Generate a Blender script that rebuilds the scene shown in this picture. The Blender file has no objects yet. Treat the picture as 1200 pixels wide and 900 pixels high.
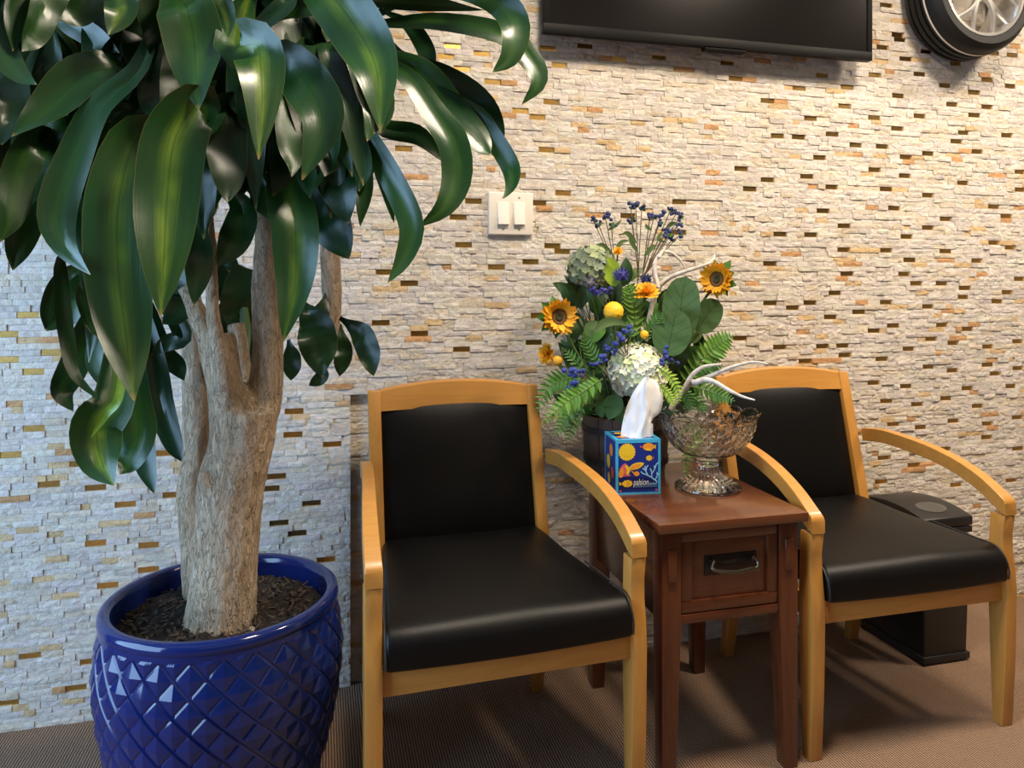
import bpy, bmesh, math, random
from mathutils import Vector, Matrix, noise
random.seed(7)
PI = math.pi
SC = bpy.context.scene
COL = SC.collection
S = 0.86            # everything below is laid out in working units and brought to metres (x S) at the end

# ------------------------------------------------------------------ camera
F_PX, V0, YAW, CAM_H, WALL = 870.0, 332.0, math.radians(14.4), 1.29, 2.43
cam_d = bpy.data.cameras.new('camera'); cam = bpy.data.objects.new('camera', cam_d); COL.objects.link(cam)
cam.location = (0, 0, CAM_H * S); cam.rotation_euler = (PI / 2, 0, -YAW)
cam_d.sensor_width = 36.0; cam_d.lens = F_PX / 1200 * 36.0
cam_d.shift_y = -(450 - V0) / 1200.0
cam_d.clip_start = 0.02; cam_d.clip_end = 60
SC.camera = cam

# ------------------------------------------------------------------ light and exposure
SC.view_settings.view_transform = 'Standard'
SC.view_settings.look = 'None'
SC.view_settings.gamma = 1.0
SC.view_settings.use_curve_mapping = False
SC.view_settings.exposure = 0.0
w = bpy.data.worlds.new('daylight'); SC.world = w; w.use_nodes = True
w.node_tree.nodes['Background'].inputs[0].default_value = (0.55, 0.75, 1.0, 1)
w.node_tree.nodes['Background'].inputs[1].default_value = 0.6

def area(name, loc, rot, sx, sy, power, color, shape='RECTANGLE', spread=180):
    d = bpy.data.lights.new(name, 'AREA'); d.energy = power; d.color = color
    d.shape = shape; d.size = sx * S
    if shape in ('RECTANGLE', 'ELLIPSE'): d.size_y = sy * S
    d.spread = math.radians(spread)
    o = bpy.data.objects.new(name, d); COL.objects.link(o)
    o.location = [c * S for c in loc]; o.rotation_euler = rot
    return o

ROOM_X0, ROOM_X1, ROOM_Y0, CEIL = -2.3, 4.3, -2.6, 3.0
# daylight entering through the window in the left wall
area('window_daylight', (ROOM_X0 + 0.05, 0.95, 1.35), (0, -PI / 2, 0), 2.1, 2.0, 90, (0.41, 0.66, 1.0))
# ceiling lamps: recessed warm downlights along the stone wall, then two added fill lights
WARM = (1.0, 0.85, 0.67)
DOWNLIGHTS = [(3.1, 1.50), (1.9, 1.35), (0.6, 1.15)]
for (lx, ly) in DOWNLIGHTS:
    area('downlight_lamp', (lx, ly, CEIL - 0.02), (0, 0, 0), 0.36, 0.36, 32, WARM, 'DISK', 160)
area('front_wall_fill', (1.0, ROOM_Y0 + 0.45, CEIL - 0.03), (math.radians(-35), 0, 0), 4.6, 0.12, 13, (1.0, 0.82, 0.6))  # unseen light added to brighten the upper front wall for the glass strips' reflections
area('overhead_fill', (1.6, -0.6, CEIL - 0.03), (0, 0, 0), 1.1, 1.1, 2.5, (1.0, 0.80, 0.58))  # added overhead fill for the room, not a known fixture

# ------------------------------------------------------------------ helpers
FW = Vector((math.sin(YAW), math.cos(YAW), 0)); RT = Vector((math.cos(YAW), -math.sin(YAW), 0))
CAMP = Vector((0, 0, CAM_H))

def at(x, y, Yc):
    """point seen at photo position x, y that stands Yc in front of the lens"""
    return RT * ((x - 600) / F_PX * Yc) + FW * Yc + Vector((0, 0, CAM_H - (y - V0) / F_PX * Yc))

def on_wall(x, y, wy=WALL):
    d = RT * ((x - 600) / F_PX) + FW + Vector((0, 0, -(y - V0) / F_PX))
    t = wy / d.y
    return Vector((d.x * t, wy, CAM_H + d.z * t))

def pix(p):
    X = p[0] * RT.x + p[1] * RT.y; Y = p[0] * FW.x + p[1] * FW.y
    return 600 + F_PX * X / Y, V0 + F_PX * (CAM_H - p[2]) / Y

def wloc(o):
    v = Vector((0, 0, 0))
    while o is not None:
        v += o.location; o = o.parent
    return v

def tag(o, label=None, cat=None, group=None, kind=None):
    if label: o['label'] = label
    if cat: o['category'] = cat
    if group: o['group'] = group
    if kind: o['kind'] = kind
    return o

def thing(name, label, cat, loc=(0, 0, 0), rz=0.0, group=None):
    o = bpy.data.objects.new(name, None); COL.objects.link(o)
    o.location = loc; o.rotation_euler = (0, 0, rz); o.empty_display_size = 0.1
    return tag(o, label, cat, group)

def link(name, me, mat=None, parent=None, loc=None):
    o = bpy.data.objects.new(name, me); COL.objects.link(o)
    if mat is not None and not me.materials: me.materials.append(mat)
    if parent is not None: o.parent = parent
    if loc is not None: o.location = loc
    return o

def smooth(me, ang=35):
    me.shade_smooth()
    me.set_sharp_from_angle(angle=math.radians(ang))

class MB:
    """collects shapes, then builds them as ONE mesh object"""
    def __init__(s): s.v = []; s.f = []; s.uv = {}
    def add(s, vs, fs):
        b = len(s.v); s.v += [Vector(p) for p in vs]; s.f += [tuple(i + b for i in f) for f in fs]; return b
    def box(s, x0, x1, y0, y1, z0, z1):
        vs = [(x, y, z) for z in (z0, z1) for y in (y0, y1) for x in (x0, x1)]
        s.add(vs, [(0, 2, 3, 1), (4, 5, 7, 6), (0, 1, 5, 4), (2, 6, 7, 3), (0, 4, 6, 2), (1, 3, 7, 5)]); return s
    def hexa(s, p):
        """8 corners: bottom ring 0-3 ccw, top ring 4-7"""
        s.add(p, [(3, 2, 1, 0), (4, 5, 6, 7), (0, 1, 5, 4), (1, 2, 6, 5), (2, 3, 7, 6), (3, 0, 4, 7)]); return s
    def prism(s, prof, x0, x1):
        """profile of (y, z) points extruded along x"""
        n = len(prof)
        vs = [(x0, y, z) for y, z in prof] + [(x1, y, z) for y, z in prof]
        fs = [tuple(range(n - 1, -1, -1)), tuple(range(n, 2 * n))] + [(i, (i + 1) % n, n + (i + 1) % n, n + i) for i in range(n)]
        s.add(vs, fs); return s
    def tube(s, pts, rad, seg=8, caps=True):
        pts = [Vector(p) for p in pts]; n = len(pts)
        if not hasattr(rad, '__len__'): rad = [rad] * n
        up = None; rings = []
        for i, p in enumerate(pts):
            t = (pts[min(i + 1, n - 1)] - pts[max(i - 1, 0)]).normalized()
            if up is None:
                up = t.orthogonal().normalized()
            up = (up - t * up.dot(t)).normalized(); sd = t.cross(up)
            rings.append([p + (up * math.cos(2 * PI * k / seg) + sd * math.sin(2 * PI * k / seg)) * rad[i] for k in range(seg)])
        fs = [(i * seg + k, i * seg + (k + 1) % seg, (i + 1) * seg + (k + 1) % seg, (i + 1) * seg + k) for i in range(n - 1) for k in range(seg)]
        if caps: fs += [tuple(range(seg - 1, -1, -1)), tuple((n - 1) * seg + k for k in range(seg))]
        s.add([q for r in rings for q in r], fs); return s
    def sweep(s, pts, sec, side):
        """closed section of (a, b) points: a along 'side', b perpendicular to side and path"""
        pts = [Vector(p) for p in pts]; n = len(pts); m = len(sec); vs = []
        for i, p in enumerate(pts):
            t = (pts[min(i + 1, n - 1)] - pts[max(i - 1, 0)]).normalized()
            sd = side[i] if isinstance(side, list) else side
            sd = (sd - t * sd.dot(t)).normalized(); up = sd.cross(t)
            if up.z < 0: up = -up
            ss = sec[i] if isinstance(sec[0][0], (tuple, list)) else sec
            vs += [p + sd * a + up * b for a, b in ss]
        m = len(vs) // n
        fs = [(i * m + k, i * m + (k + 1) % m, (i + 1) * m + (k + 1) % m, (i + 1) * m + k) for i in range(n - 1) for k in range(m)]
        fs += [tuple(range(m - 1, -1, -1)), tuple((n - 1) * m + k for k in range(m))]
        s.add(vs, fs); return s
    def lathe(s, prof, seg=48, c=(0, 0, 0), closed=False, fn=None):
        vs = []
        for j, (r, z) in enumerate(prof):
            for k in range(seg):
                a = 2 * PI * k / seg
                rr, zz = fn(r, z, a, j) if fn else (r, z)
                vs.append((c[0] + rr * math.cos(a), c[1] + rr * math.sin(a), c[2] + zz))
        n = len(prof); m = n if closed else n - 1
        fs = [(j * seg + k, j * seg + (k + 1) % seg, ((j + 1) % n) * seg + (k + 1) % seg, ((j + 1) % n) * seg + k) for j in range(m) for k in range(seg)]
        if not closed:
            if prof[0][0] > 1e-6: fs.append(tuple(range(seg - 1, -1, -1)))
            if prof[-1][0] > 1e-6: fs.append(tuple((n - 1) * seg + k for k in range(seg)))
        s.add(vs, fs); return s
    def grid(s, rows):
        """rows of points, with uv"""
        n, m = len(rows), len(rows[0])
        b = s.add([p for r in rows for p in r], [(i * m + k, i * m + k + 1, (i + 1) * m + k + 1, (i + 1) * m + k) for i in range(n - 1) for k in range(m - 1)])
        for i in range(n):
            for k in range(m): s.uv[b + i * m + k] = (k / (m - 1), i / (n - 1))
        return s
    def mesh(s, name, off=(0, 0, 0), bevel=0, bseg=2, ang=35, flat=False, fix=True):
        me = bpy.data.meshes.new(name); o = Vector(off)
        me.from_pydata([p - o for p in s.v], [], s.f)
        if s.uv:
            l = me.uv_layers.new(name='UVMap')
            for lp in me.loops: l.data[lp.index].uv = s.uv.get(lp.vertex_index, (0, 0))
        bm = bmesh.new(); bm.from_mesh(me)
        if fix and not s.uv: bmesh.ops.recalc_face_normals(bm, faces=bm.faces)
        if bevel:
            es = [e for e in bm.edges if len(e.link_faces) == 2 and e.calc_face_angle(0) > math.radians(30)]
            bmesh.ops.bevel(bm, geom=es, offset=bevel, segments=bseg, profile=0.5, affect='EDGES', clamp_overlap=True)
        bm.to_mesh(me); bm.free()
        if not flat: smooth(me, ang)
        return me
    def build(s, name, mat, parent=None, local=False, **k):
        off = (0, 0, 0) if (parent is None or local) else wloc(parent)
        return link(name, s.mesh(name, off, **k), mat, parent)

def crom(pts, n):
    """n+1 samples of a smooth curve through pts"""
    P = [Vector(p) for p in pts]
    P = [P[0] * 2 - P[1]] + P + [P[-1] * 2 - P[-2]]
    m = len(P) - 3; out = []
    for i in range(n + 1):
        t = i / n * m; k = min(int(t), m - 1); u = t - k
        a, b, c, d = P[k:k + 4]
        out.append(0.5 * ((2 * b) + (c - a) * u + (2 * a - 5 * b + 4 * c - d) * u * u + (3 * b - a - 3 * c + d) * u ** 3))
    return out

def lerp(a, b, t): return a + (b - a) * t
def sstep(a, b, x):
    t = min(1, max(0, (x - a) / (b - a))); return t * t * (3 - 2 * t)

# ------------------------------------------------------------------ materials
class NT:
    def __init__(s, name):
        s.m = bpy.data.materials.new(name); s.m.use_nodes = True; s.t = s.m.node_tree
        s.b = s.t.nodes['Principled BSDF']
    def n(s, typ, **k):
        x = s.t.nodes.new(typ)
        for a, v in k.items(): setattr(x, a, v)
        return x
    def l(s, a, b): s.t.links.new(a, b)
    def set(s, **k):
        for a, v in k.items(): s.b.inputs[a.replace('_', ' ')].default_value = v
        return s
    def coord(s, kind='Object', scale=(1, 1, 1), rot=(0, 0, 0)):
        c = s.n('ShaderNodeTexCoord'); m = s.n('ShaderNodeMapping')
        m.inputs['Scale'].default_value = scale; m.inputs['Rotation'].default_value = rot
        s.l(c.outputs[kind], m.inputs['Vector']); return m.outputs['Vector']
    def noise(s, vec, scale, detail=4, rough=0.55, dist=0.0):
        x = s.n('ShaderNodeTexNoise'); x.inputs['Scale'].default_value = scale
        x.inputs['Detail'].default_value = detail; x.inputs['Roughness'].default_value = rough
        x.inputs['Distortion'].default_value = dist
        if vec is not None: s.l(vec, x.inputs['Vector'])
        return x.outputs['Fac']
    def ramp(s, fac, stops, interp='LINEAR'):
        r = s.n('ShaderNodeValToRGB'); e = r.color_ramp.elements; r.color_ramp.interpolation = interp
        while len(e) < len(stops): e.new(0.5)
        for el, (p, c) in zip(e, stops):
            el.position = p; el.color = (c[0], c[1], c[2], 1) if hasattr(c, '__len__') else (c, c, c, 1)
        s.l(fac, r.inputs['Fac']); return r.outputs['Color']
    def mix(s, fac, a, b, mode='MIX'):
        x = s.n('ShaderNodeMix', data_type='RGBA', blend_type=mode)
        for sock, v in ((x.inputs[0], fac), (x.inputs[6], a), (x.inputs[7], b)):
            if isinstance(v, bpy.types.NodeSocket): s.l(v, sock)
            elif hasattr(v, '__len__'): sock.default_value = (v[0], v[1], v[2], 1)
            else: sock.default_value = v
        return x.outputs[2]
    def math(s, op, a, b=None, c=None):
        x = s.n('ShaderNodeMath', operation=op)
        for i, v in enumerate((a, b, c)):
            if v is None: continue
            if isinstance(v, bpy.types.NodeSocket): s.l(v, x.inputs[i])
            else: x.inputs[i].default_value = v
        return x.outputs[0]
    def bump(s, h, strength=0.3, dist=0.01):
        b = s.n('ShaderNodeBump'); b.inputs['Strength'].default_value = strength; b.inputs['Distance'].default_value = dist
        s.l(h, b.inputs['Height']); s.l(b.outputs['Normal'], s.b.inputs['Normal'])
    def color(s, c): s.l(c, s.b.inputs['Base Color'])

def plain(name, col, rough=0.5, metal=0.0, **k):
    x = NT(name); x.set(Base_Color=(*col, 1), Roughness=rough, Metallic=metal, **k); return x.m

M = {}
def m_stone():
    x = NT('split_stone')
    a = x.n('ShaderNodeAttribute', attribute_name='tint')
    v = x.coord('Object')
    n1 = x.noise(v, 38, 5, 0.65, 0.6)
    c = x.mix(x.ramp(n1, [(0.30, 0.0), (0.75, 1.0)]), (0.69, 0.625, 0.555), (0.90, 0.865, 0.81))
    c = x.mix(1.0, c, a.outputs['Color'], 'MULTIPLY')
    n2 = x.noise(v, 21, 6, 0.75, 1.6)
    rust = x.ramp(n2, [(0.62, 0.0), (0.69, 0.75), (0.78, 1.0)])
    c = x.mix(rust, c, (0.54, 0.30, 0.09))
    x.color(c); x.set(Roughness=0.72)
    x.bump(x.math('ADD', x.noise(v, 110, 5, 0.75, 0.8), x.math('MULTIPLY', x.noise(v, 300, 3, 0.7), 0.4)), 0.65, 0.010)
    return x.m
M['stone'] = m_stone()

def m_glasstile():
    x = NT('bronze_glass'); v = x.coord('Object')
    x.color(x.ramp(x.noise(v, 60, 3), [(0.3, (0.70, 0.42, 0.11)), (0.7, (0.95, 0.66, 0.24))]))
    x.set(Metallic=1.0, Roughness=0.27); return x.m
M['bronze'] = m_glasstile()
M['grout'] = plain('grout', (0.30, 0.26, 0.22), 0.9)

def m_carpet():
    x = NT('ribbed_carpet'); c = x.n('ShaderNodeTexCoord')
    sp = x.n('ShaderNodeSeparateXYZ'); x.l(c.outputs['Object'], sp.inputs[0])
    wob = x.noise(c.outputs['Object'], 90, 2)
    px = x.math('ADD', x.math('MULTIPLY', sp.outputs['X'], 2 * PI / 0.0066), x.math('MULTIPLY', wob, 3.0))
    sx = x.math('MULTIPLY_ADD', x.math('SINE', px), 0.5, 0.5)
    py = x.math('ADD', x.math('MULTIPLY', sp.outputs['Y'], 2 * PI / 0.0052), x.math('MULTIPLY', px, 0.5))
    sy = x.math('MULTIPLY_ADD', x.math('SINE', py), 0.5, 0.5)
    h = x.math('MULTIPLY', sx, x.math('MULTIPLY_ADD', sy, 0.6, 0.4))
    big = x.noise(c.outputs['Object'], 240, 2)
    col = x.ramp(h, [(0.0, (0.035, 0.019, 0.011)), (0.35, (0.18, 0.104, 0.060)), (1.0, (0.72, 0.46, 0.29))])
    col = x.mix(x.math('MULTIPLY', big, 0.5), col, (0.20, 0.125, 0.08))
    x.color(col); x.set(Roughness=0.95); x.bump(h, 0.7, 0.003); return x.m
M['carpet'] = m_carpet()

def m_wood(name, c0, c1, rough, coat, axis=(14, 14, 1.2), fine=1.0):
    x = NT(name); v = x.coord('Object', axis)
    n1 = x.noise(v, 3.2, 5, 0.6, 1.0); n2 = x.noise(v, 22 * fine, 3, 0.6)
    f = x.math('ADD', x.math('MULTIPLY', n1, 0.7), x.math('MULTIPLY', n2, 0.3))
    x.color(x.ramp(f, [(0.32, c0), (0.68, c1)]))
    x.set(Roughness=rough, Coat_Weight=coat, Coat_Roughness=0.12); return x.m
M['maple'] = m_wood('honey_maple', (0.45, 0.20, 0.038), (0.55, 0.265, 0.057), 0.36, 0.15)
M['maple_x'] = m_wood('honey_maple_rail', (0.45, 0.20, 0.038), (0.55, 0.265, 0.057), 0.36, 0.15, (1.2, 14, 14))
M['cherry'] = m_wood('cherry_wood', (0.060, 0.014, 0.0045), (0.135, 0.036, 0.010), 0.30, 0.30, (14, 14, 1.0))
M['cherry_x'] = m_wood('cherry_wood_rail', (0.060, 0.014, 0.0045), (0.135, 0.036, 0.010), 0.30, 0.30, (1.0, 14, 14))
M['cherry_y'] = m_wood('cherry_wood_top', (0.066, 0.019, 0.007), (0.135, 0.042, 0.014), 0.26, 0.45, (1.0, 9, 14))
M['barrel'] = m_wood('barrel_wood', (0.026, 0.013, 0.007), (0.075, 0.038, 0.020), 0.6, 0.0, (18, 18, 1.5))

def m_leather():
    x = NT('black_leather'); v = x.coord('Object')
    vo = x.n('ShaderNodeTexVoronoi'); vo.inputs['Scale'].default_value = 520; x.l(v, vo.inputs['Vector'])
    x.set(Base_Color=(0.004, 0.0037, 0.0036, 1), Roughness=0.40, Specular_IOR_Level=0.20)
    h = x.math('ADD', vo.outputs['Distance'], x.math('MULTIPLY', x.noise(v, 40, 3), 0.8))
    x.bump(h, 0.12, 0.002); return x.m
M['leather'] = m_leather()
M['thread'] = plain('seam_thread', (0.012, 0.013, 0.014), 0.6)

def m_leaf(name, dark, light, stripe, rough=0.30, amt=(0.0, 0.75)):
    x = NT(name); uv = x.n('ShaderNodeUVMap'); sp = x.n('ShaderNodeSeparateXYZ'); x.l(uv.outputs[0], sp.inputs[0])
    oi = x.n('ShaderNodeObjectInfo')
    d = x.math('ABSOLUTE', x.math('SUBTRACT', sp.outputs['X'], 0.5))
    v = x.coord('UV', (22, 0.9, 1)); st = x.noise(v, 1.6, 3, 0.6)
    dd = x.math('ADD', d, x.math('MULTIPLY', x.math('SUBTRACT', st, 0.5), 0.22))
    amt = x.math('MULTIPLY_ADD', oi.outputs['Random'], amt[1], amt[0])
    amt = x.math('MULTIPLY', amt, x.ramp(x.noise(x.coord('UV', (1.2, 3.0, 1)), 1.4, 2, 0.5, 0.6), [(0.36, 0.25), (0.62, 1.0)]))
    col = x.mix(x.ramp(dd, [(0.0, 0.9), (0.06, 0.55), (0.22, 0.0)]), x.mix(x.noise(x.coord('UV', (6, 2, 1)), 2.0, 3), dark, light), x.mix(amt, light, stripe))
    rib = x.ramp(d, [(0.0, 1.0), (0.012, 1.0), (0.02, 0.0)])
    col = x.mix(x.math('MULTIPLY', rib, 0.5), col, dark)
    edge = x.ramp(d, [(0.485, 0.0), (0.5, 1.0)])
    col = x.mix(x.math('MULTIPLY', edge, 0.35), col, (0.30, 0.24, 0.06))
    tip = x.ramp(sp.outputs['Y'], [(0.975, 0.0), (1.0, 1.0)])
    col = x.mix(x.math('MULTIPLY', tip, 0.8), col, (0.30, 0.20, 0.05))
    x.color(col); x.set(Roughness=rough, Specular_IOR_Level=0.5, Coat_Weight=0.12, Coat_Roughness=0.25)
    x.bump(x.noise(x.coord('UV', (40, 1.0, 1)), 1.5, 2), 0.12, 0.004)
    return x.m
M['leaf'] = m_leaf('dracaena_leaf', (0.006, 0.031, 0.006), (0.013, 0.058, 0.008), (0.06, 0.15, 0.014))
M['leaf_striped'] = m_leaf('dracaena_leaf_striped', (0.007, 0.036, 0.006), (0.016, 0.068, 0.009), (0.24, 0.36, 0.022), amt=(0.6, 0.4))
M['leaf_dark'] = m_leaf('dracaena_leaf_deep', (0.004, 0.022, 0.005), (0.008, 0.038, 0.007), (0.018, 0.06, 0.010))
M['leaf_lime'] = m_leaf('lime_leaf', (0.10, 0.20, 0.02), (0.20, 0.34, 0.03), (0.30, 0.42, 0.05))
M['cane'] = plain('green_cane', (0.05, 0.10, 0.025), 0.5)

def m_bark():
    x = NT('pale_bark'); v = x.coord('Object', (1, 1, 0.30))
    n1 = x.noise(v, 46, 8, 0.72, 2.2); n2 = x.noise(x.coord('Object', (1, 1, 0.6)), 9, 4)
    vo = x.n('ShaderNodeTexVoronoi', feature='DISTANCE_TO_EDGE'); vo.inputs['Scale'].default_value = 48
    mv = x.n('ShaderNodeVectorMath', operation='ADD'); x.l(x.coord('Object', (1, 1, 0.42)), mv.inputs[0])
    nz_ = x.n('ShaderNodeTexNoise'); nz_.inputs['Scale'].default_value = 30; sc_ = x.n('ShaderNodeVectorMath', operation='SCALE'); sc_.inputs['Scale'].default_value = 0.035
    x.l(nz_.outputs['Color'], sc_.inputs[0]); x.l(sc_.outputs[0], mv.inputs[1]); x.l(mv.outputs[0], vo.inputs['Vector'])
    crack = x.ramp(vo.outputs['Distance'], [(0.0, 0.0), (0.07, 1.0)])
    c = x.ramp(n1, [(0.30, (0.33, 0.21, 0.11)), (0.46, (0.72, 0.53, 0.34)), (0.72, (0.90, 0.75, 0.56))])
    c = x.mix(x.math('MULTIPLY', n2, 0.45), c, (0.42, 0.30, 0.19))
    c = x.mix(x.math('MULTIPLY_ADD', crack, -0.4, 0.4), c, (0.22, 0.14, 0.08))
    x.color(c); x.set(Roughness=0.85); x.bump(x.math('ADD', n1, x.math('MULTIPLY', crack, 0.35)), 1.0, 0.022); return x.m
M['bark'] = m_bark()

M['glaze'] = plain('cobalt_glaze', (0.006, 0.016, 0.105), 0.10, 0.0, Specular_IOR_Level=0.42, Coat_Weight=0.15, Coat_Roughness=0.05)
def m_soil():
    x = NT('potting_soil'); v = x.coord('Object'); n = x.noise(v, 130, 5, 0.7)
    x.color(x.ramp(n, [(0.40, (0.006, 0.004, 0.003)), (0.62, (0.028, 0.018, 0.012)), (0.70, (0.20, 0.15, 0.10))]))
    x.set(Roughness=0.95); x.bump(n, 1.0, 0.01); return x.m
M['soil'] = m_soil()
M['chip'] = plain('bark_chip', (0.055, 0.036, 0.022), 0.9)
M['tv_black'] = plain('tv_plastic', (0.007, 0.0065, 0.006), 0.5, 0.0, Specular_IOR_Level=0.12)
M['screen'] = plain('tv_screen', (0.006, 0.005, 0.0045), 0.22, 0.0, Specular_IOR_Level=0.2)
M['plate'] = plain('almond_plate', (0.80, 0.74, 0.65), 0.35)
M['rocker'] = plain('white_rocker', (0.86, 0.82, 0.75), 0.3)
M['steel'] = plain('screw_steel', (0.5, 0.48, 0.45), 0.35, 1.0)
M['rubber'] = plain('tyre_rubber', (0.008, 0.0075, 0.007), 0.6, 0.0, Specular_IOR_Level=0.3)
M['whitewall'] = plain('tyre_stripe', (0.70, 0.62, 0.55), 0.6)
M['alloy'] = plain('silver_alloy', (0.72, 0.70, 0.67), 0.28, 0.9)
M['alloy_dark'] = plain('wheel_barrel', (0.42, 0.36, 0.28), 0.4, 0.7)
M['bin'] = plain('bin_plastic', (0.013, 0.012, 0.012), 0.42)
M['bin_badge'] = plain('bin_badge', (0.10, 0.095, 0.09), 0.35, 0.3)
M['iron'] = plain('dark_bronze', (0.035, 0.030, 0.026), 0.35, 0.8)
M['handle'] = plain('brushed_pewter', (0.13, 0.115, 0.09), 0.32, 1.0)
M['hoop'] = plain('black_hoop', (0.02, 0.018, 0.017), 0.45, 0.5)
g = NT('cut_crystal'); g.set(Base_Color=(1, 1, 1, 1), Roughness=0.02, IOR=1.5, Transmission_Weight=1.0); M['crystal'] = g.m
g = NT('tissue_paper'); g.set(Base_Color=(0.86, 0.87, 0.90, 1), Roughness=0.9); M['tissue'] = g.m
M['box_navy'] = plain('carton_navy', (0.012, 0.030, 0.22), 0.35)
M['box_blue'] = plain('carton_sky', (0.06, 0.42, 0.66), 0.35)
M['p_yellow'] = plain('print_yellow', (0.85, 0.55, 0.03), 0.4)
M['p_orange'] = plain('print_orange', (0.85, 0.30, 0.03), 0.4)
M['p_pink'] = plain('print_pink', (0.75, 0.12, 0.14), 0.4)
M['p_coral'] = plain('print_pale_blue', (0.35, 0.68, 0.88), 0.4)
M['p_white'] = plain('print_white', (0.85, 0.85, 0.80), 0.4)
M['p_dark'] = plain('print_deep_navy', (0.008, 0.014, 0.10), 0.4)
M['petal'] = plain('sunflower_petal', (0.84, 0.41, 0.010), 0.6)
M['petal2'] = plain('golden_petal', (0.88, 0.50, 0.012), 0.6)
M['mustard'] = plain('mustard_bloom', (0.72, 0.36, 0.02), 0.65)
M['disk'] = plain('sunflower_disk', (0.10, 0.035, 0.010), 0.8)
M['disk_ring'] = plain('sunflower_ring', (0.17, 0.075, 0.014), 0.8)
M['disk_eye'] = plain('sunflower_eye', (0.03, 0.04, 0.010), 0.8)
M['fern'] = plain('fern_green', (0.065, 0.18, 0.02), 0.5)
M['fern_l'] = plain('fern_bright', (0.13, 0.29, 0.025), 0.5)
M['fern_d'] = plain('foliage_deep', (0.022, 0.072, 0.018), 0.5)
M['sprig'] = plain('foliage_olive', (0.09, 0.15, 0.04), 0.55)
M['lime'] = plain('foliage_lime', (0.34, 0.48, 0.035), 0.5)
M['stem'] = plain('stem_green', (0.10, 0.17, 0.04), 0.6)
M['stem_br'] = plain('stem_brown', (0.13, 0.085, 0.035), 0.7)
M['blue'] = plain('blue_blossom', (0.035, 0.055, 0.30), 0.7)
M['blue_dk'] = plain('navy_blossom', (0.022, 0.036, 0.13), 0.7)
M['violet'] = plain('violet_blossom', (0.050, 0.045, 0.24), 0.7)
M['hyd'] = plain('cream_floret', (0.82, 0.83, 0.68), 0.7)
M['hyd2'] = plain('green_floret', (0.66, 0.71, 0.40), 0.7)
M['hydg'] = plain('grey_floret', (0.24, 0.29, 0.19), 0.75)
M['hydg2'] = plain('sage_floret', (0.36, 0.42, 0.22), 0.75)
M['thistle'] = plain('thistle_grey', (0.13, 0.13, 0.15), 0.8)
g = NT('antler_bone'); n_ = g.noise(g.coord('Object', (1, 1, 1)), 50, 4)
g.color(g.ramp(n_, [(0.3, (0.46, 0.38, 0.30)), (0.6, (0.72, 0.66, 0.59))])); g.set(Roughness=0.55); M['antler'] = g.m
def m_round():
    x = NT('galax_leaf'); uv = x.n('ShaderNodeUVMap'); sp = x.n('ShaderNodeSeparateXYZ'); x.l(uv.outputs[0], sp.inputs[0])
    d = x.math('ABSOLUTE', x.math('SUBTRACT', sp.outputs['X'], 0.5))
    q = x.math('SUBTRACT', sp.outputs['Y'], x.math('MULTIPLY', d, 0.55))
    vein = x.math('LESS_THAN', x.math('ABSOLUTE', x.math('SUBTRACT', x.math('FRACT', x.math('MULTIPLY', q, 5.5)), 0.5)), 0.035)
    rib = x.math('LESS_THAN', d, 0.013)
    k = x.math('MAXIMUM', vein, rib)
    c = x.mix(x.noise(x.coord('UV', (3, 3, 1)), 2, 3), (0.045, 0.12, 0.04), (0.095, 0.16, 0.05))
    c = x.mix(x.math('MULTIPLY', k, 0.75), c, (0.02, 0.05, 0.018)); x.color(c); x.set(Roughness=0.45); return x.m
M['round'] = m_round()
M['wall_paint'] = plain('taupe_paint', (0.16, 0.13, 0.105), 0.85)
M['pale_paint'] = plain('pale_paint', (0.46, 0.40, 0.32), 0.9)
M['added_dark'] = plain('reflection_dark', (0.035, 0.022, 0.014), 0.6)  # tone of the added board that the glass strips mirror
M['ceiling'] = plain('ceiling_paint', (0.46, 0.42, 0.36), 0.9)
M['frame'] = plain('window_frame', (0.10, 0.09, 0.08), 0.5)
g = NT('pane_glass'); g.set(Base_Color=(0.9, 0.95, 1, 1), Roughness=0.0, IOR=1.45, Transmission_Weight=1.0); M['pane'] = g.m
g = NT('lamp_diffuser'); g.set(Base_Color=(0.9, 0.85, 0.75, 1), Emission_Color=(1.0, 0.82, 0.6, 1), Emission_Strength=3.0); M['lamp'] = g.m

# ------------------------------------------------------------------ the room
def struct(name, mb, mat, **k):
    return tag(mb.build(name, mat, **k), kind='structure')

floor = struct('floor', MB().box(ROOM_X0 - 0.1, ROOM_X1 + 0.1, ROOM_Y0 - 0.1, WALL + 0.1, -0.06, 0.0), M['carpet'], flat=True)
struct('ceiling', MB().box(ROOM_X0 - 0.1, ROOM_X1 + 0.1, ROOM_Y0 - 0.1, WALL + 0.2, CEIL, CEIL + 0.06), M['ceiling'], flat=True)
wall_back = struct('wall_back', MB().box(ROOM_X0 - 0.1, ROOM_X1 + 0.1, WALL + 0.034, WALL + 0.16, 0.0, CEIL), M['grout'], flat=True)
struct('wall_right', MB().box(ROOM_X1, ROOM_X1 + 0.1, ROOM_Y0, WALL + 0.034, 0.0, CEIL), M['wall_paint'], flat=True)
struct('wall_front', MB().box(ROOM_X0, ROOM_X1, ROOM_Y0 - 0.1, ROOM_Y0, 0.0, CEIL), M['pale_paint'], flat=True)
struct('trim_1', MB().box(ROOM_X0, ROOM_X1, ROOM_Y0, ROOM_Y0 + 0.03, 0.0, 1.95), M['added_dark'], flat=True)  # unseen dark board added so the middle and lower glass strips reflect dark
wy0, wy1, wz0, wz1 = -0.05, 1.95, 0.30, 2.40
mb = MB()
mb.box(ROOM_X0 - 0.1, ROOM_X0, ROOM_Y0, wy0, 0, CEIL).box(ROOM_X0 - 0.1, ROOM_X0, wy1, WALL + 0.034, 0, CEIL)
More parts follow.
